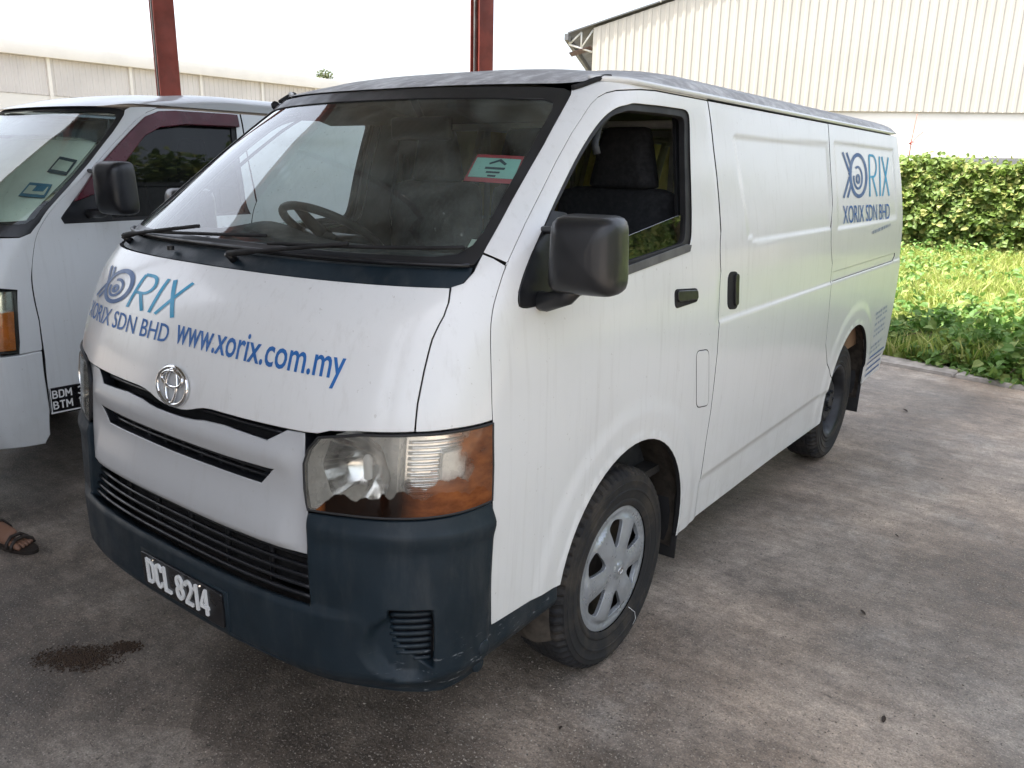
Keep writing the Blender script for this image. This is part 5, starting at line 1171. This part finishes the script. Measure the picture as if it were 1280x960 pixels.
# thin stake with red rag above the hedge, low grey shed behind it
sk = empty('marker_stake', (-2.28, 20.0, 0)); tag(sk, 'thin stake with a red rag sticking up above the hedge', 'stake')
tube('stake', [(0, 0, 0), (.02, 0, 2.4), (.06, 0, 3.0)], [.014, .012, .006], 'rust_red', sk, 6); leaves('rag', [(0.02, -.02, 2.33+.015*i) for i in range(5)], .06, (0, -1, 0), 'red_marker', sk, 3, aspect=.8); tube('twig', [(.02, 0, 2.35), (.16, 0, 2.52), (.24, 0, 2.60)], .008, 'bark', sk, 5)
gs = empty('grey_shed', (2.4, 27, 0)); tag(gs, 'low shed with dark grey roof peeping over the hedge', 'building')
box('wall', (0, 1.5, 1.0), (11, 3, 2.0), 'clad_grey', gs); box('roof', (0, 1.5, 2.10), (11.6, 3.8, .14), 'dark_roof', gs); box('fascia', (0, -.42, 2.02), (11.6, .05, .16), 'dark_roof', gs)

def tree(name, loc_, h, cr, nleaf, label, size, mat='tree_leaf', seed=5):
    tr_ = empty(name, loc_); tag(tr_, label, 'tree'); gg = np.random.default_rng(seed)
    trunk = tube('trunk', [(0, 0, 0), (.05*h*.1, .02*h, h*.35), (-.02*h, .03*h, h*.62)], [.035*h*.5+.03, .02*h*.6+.02, .012*h*.6], 'bark', tr_, 8); cent = []
    for k in range(14):
        a = gg.uniform(0, 6.28); rr_ = cr*gg.uniform(.15, .95); z = h*gg.uniform(.5, .93); c_ = (rr_*math.cos(a), rr_*math.sin(a), z); cent.append(c_)
        tube('limb', [(-.01*h, .025*h, h*gg.uniform(.3, .6)), (c_[0]*.5, c_[1]*.5, (z+h*.5)/2), c_], [.012*h*.4+.01, .008*h*.4+.006, .006], 'bark', trunk, 5)
    P = []
    for i in range(nleaf):
        c_ = cent[i % 14]; v = gg.normal(size=3); v *= (gg.uniform(0, 1)**.4)*cr*.42/np.linalg.norm(v); P.append((c_[0]+v[0], c_[1]+v[1], min(h, c_[2]+v[2]*.8)))
    leaves('crown', P, size, (0, -.3, .8), mat, tr_, seed)
tree('roadside_tree', (1.93-66*math.sin(R(49.95)), -1.04+66*math.cos(R(49.95)), 0), 8.5, 1.5, 2600, 'small treetop showing above the roof of the long warehouse', .22, seed=8)
tree('yard_tree', (1.93-25*math.sin(R(70.9)), -1.04+25*math.cos(R(70.9)), 0), 3.1, .9, 2600, 'small green tree at the left edge before the warehouse wall', .12, 'creeper_leaf', seed=9)

for k_, (x_, y_, h_, lb) in enumerate(((9.0, 9.5, 6.5, 'nearest leafy tree standing off the right side of the yard'), (11.5, 13.0, 7.5, 'tallest leafy tree standing off the right side of the yard'), (7.5, 15.5, 6.0, 'leafy tree off the right side next to the far hedge'))): tree('yard_tree', (x_, y_, 0), h_, 2.2, 4200, lb, .24, 'hedge_leaf', seed=60+k_)

# ------------------------------------------------------------------ person at the left edge: only a sandalled foot reaches into the picture
def skin_body(name, verts, edges, radii, mat, parent, sub=2, root=0):
    me = bpy.data.meshes.new(name); me.from_pydata(verts, edges, []); o = bpy.data.objects.new(name, me); COL.objects.link(o)
    sk_ = o.modifiers.new('skin', 'SKIN'); sk_.use_smooth_shade = True; ss = o.modifiers.new('sub', 'SUBSURF'); ss.levels = ss.render_levels = sub
    for i, r_ in enumerate(radii):
        d = me.skin_vertices[0].data[i]; d.radius = r_ if hasattr(r_, '__len__') else (r_, r_); d.use_root = (i == root)
    bpy.context.view_layer.update(); ev = o.evaluated_get(bpy.context.evaluated_depsgraph_get()); m2 = bpy.data.meshes.new_from_object(ev)
    bpy.data.objects.remove(o); m2.name = name; m2.materials.clear(); m2.materials.append(MATS[mat]); m2.polygons.foreach_set('use_smooth', [True]*len(m2.polygons))
    o = bpy.data.objects.new(name, m2); COL.objects.link(o); o.parent = parent; return o
person = empty('person', (-1.72, .155, 0), R(-78)); tag(person, 'person in dark trousers and open sandals standing past the left edge, foot showing', 'person')
# local frame: +y is where the toes point, x is to the person's right
FX = 0.0
bv = [(.0, -.52, .94), (.0, -.54, 1.12), (0, -.55, 1.32), (0, -.54, 1.46), (0, -.52, 1.54), (0, -.50, 1.64), (0, -.49, 1.72),
      (.09, -.46, .90), (.07, -.20, .50), (.02, -.045, .10), (.0, .02, .055), (0, .10, .035),
      (-.10, -.54, .90), (-.13, -.50, .48), (-.15, -.56, .10), (-.16, -.49, .055), (-.16, -.40, .035),
      (.17, -.55, 1.42), (.22, -.57, 1.16), (.24, -.48, .92), (.24, -.45, .84), (-.17, -.55, 1.42), (-.22, -.57, 1.16), (-.24, -.48, .92), (-.24, -.45, .84)]
be = [(0, 1), (1, 2), (2, 3), (3, 4), (4, 5), (5, 6), (0, 7), (7, 8), (8, 9), (9, 10), (10, 11), (0, 12), (12, 13), (13, 14), (14, 15), (15, 16), (3, 17), (17, 18), (18, 19), (19, 20), (3, 21), (21, 22), (22, 23), (23, 24)]
brd = [(.15, .11), (.14, .10), (.155, .11), (.12, .09), .055, (.078, .092), (.07, .08), .085, .058, .038, (.040, .036), (.044, .022), .085, .058, .038, (.040, .036), (.044, .022), .055, .043, .033, (.036, .02), .055, .043, .033, (.036, .02)]
skin_body('body', bv, be, brd, 'skin', person)
# toes on each foot
def toes(cx, y0, sgn):
    for k, (dx, ln, r_) in enumerate(((-.030, .052, .0125), (-.010, .050, .0095), (.008, .046, .009), (.024, .040, .0085), (.038, .032, .008))):
        dx *= sgn; tube('toe', [(cx+dx*.85, y0-.03, .032), (cx+dx, y0+.0, .032), (cx+dx, y0+ln*.6, .027), (cx+dx*1.02, y0+ln, .022)], [r_*.9, r_, r_*1.02, r_*.6], 'skin', person, 8)
toes(0, .135, -1); toes(-.16, -.365, 1)
def sandal(cx, yb, lb):
    # a sole with straps under and over one foot
    so_ = [(cx+.047*math.copysign(abs(math.sin(a))**.8, math.sin(a))*(1 if math.cos(a) > 0 else .85), yb+.055+.142*math.cos(a)) for a in np.linspace(0, 2*math.pi, 33)[:-1]]
    V = [(x_, y_, 0.001) for x_, y_ in so_]+[(x_*1.0, y_, .016) for x_, y_ in so_]; k = len(so_); Fc = [tuple(range(k-1, -1, -1)), tuple(range(k, 2*k))]+[(i, (i+1) % k, k+(i+1) % k, k+i) for i in range(k)]
    s = mk('sandal_sole', V, Fc, 'sandal_leather', person, False)
    for (yy, hh, w_) in ((yb+.115, .052, .016), (yb+.085, .058, .014), (yb-.02, .098, .012)):
        tube('sandal_strap', [(cx-.050, yy, .014), (cx-.046, yy-.004, hh*.62), (cx-.02, yy-.01, hh), (cx+.02, yy-.01, hh), (cx+.046, yy-.004, hh*.62), (cx+.050, yy, .014)], w_*.55, 'sandal_leather', s, 6)
sandal(0, .045, ''); sandal(-.16, -.455, '')
skin_body('trousers', [(0, -.52, 1.0), (0, -.52, .93), (.09, -.46, .88), (.07, -.20, .50), (.022, -.055, .15), (-.10, -.54, .88), (-.13, -.50, .48), (-.15, -.56, .13)], [(0, 1), (1, 2), (2, 3), (3, 4), (1, 5), (5, 6), (6, 7)], [(.155, .115), (.165, .125), .098, .075, .062, .098, .075, .062], 'trouser', person)
skin_body('shirt', [(0, -.525, .89), (0, -.54, 1.14), (0, -.55, 1.32), (0, -.54, 1.45), (0, -.525, 1.50), (.17, -.55, 1.42), (.215, -.57, 1.20), (-.17, -.55, 1.42), (-.215, -.57, 1.20)], [(0, 1), (1, 2), (2, 3), (3, 4), (3, 5), (5, 6), (3, 7), (7, 8)], [(.17, .13), (.16, .12), (.172, .128), (.135, .105), .07, .072, .066, .072, .066], 'shirt', person)
hr = skin_body('hair', [(0, -.51, 1.66), (0, -.50, 1.76), (0, -.47, 1.785)], [(0, 1), (1, 2)], [(.083, .09), (.082, .09), (.06, .06)], 'hair', person)
for sx in (-.028, .028): lathe('eye', [(0, .009), (.006, .007), (.008, 0)], 'plate_white', person, (sx, -.413, 1.675), 'z', 10)
tube('nose', [(0, -.42, 1.685), (0, -.395, 1.655), (0, -.41, 1.648)], [.008, .012, .008], 'skin', person, 8); tube('mouth', [(-.022, -.415, 1.622), (0, -.408, 1.620), (.022, -.415, 1.622)], .006, 'sticker_red', person, 6)
for sx in (-.078, .078): tube('ear', [(sx, -.49, 1.69), (sx*1.12, -.495, 1.675), (sx*1.05, -.49, 1.645)], [.008, .012, .007], 'skin', person, 8)
for sx in (-1, 1):
    for k in range(4): tube('finger', [(sx*(.24), -.45+.016*(k-1.5)*1.2, .80), (sx*.245, -.44+.018*(k-1.5), .76), (sx*.235, -.43+.018*(k-1.5), .72)], [.0095, .009, .007], 'skin', person, 7)
    tube('thumb', [(sx*.235, -.42, .84), (sx*.225, -.395, .80), (sx*.22, -.385, .765)], [.011, .010, .008], 'skin', person, 7)
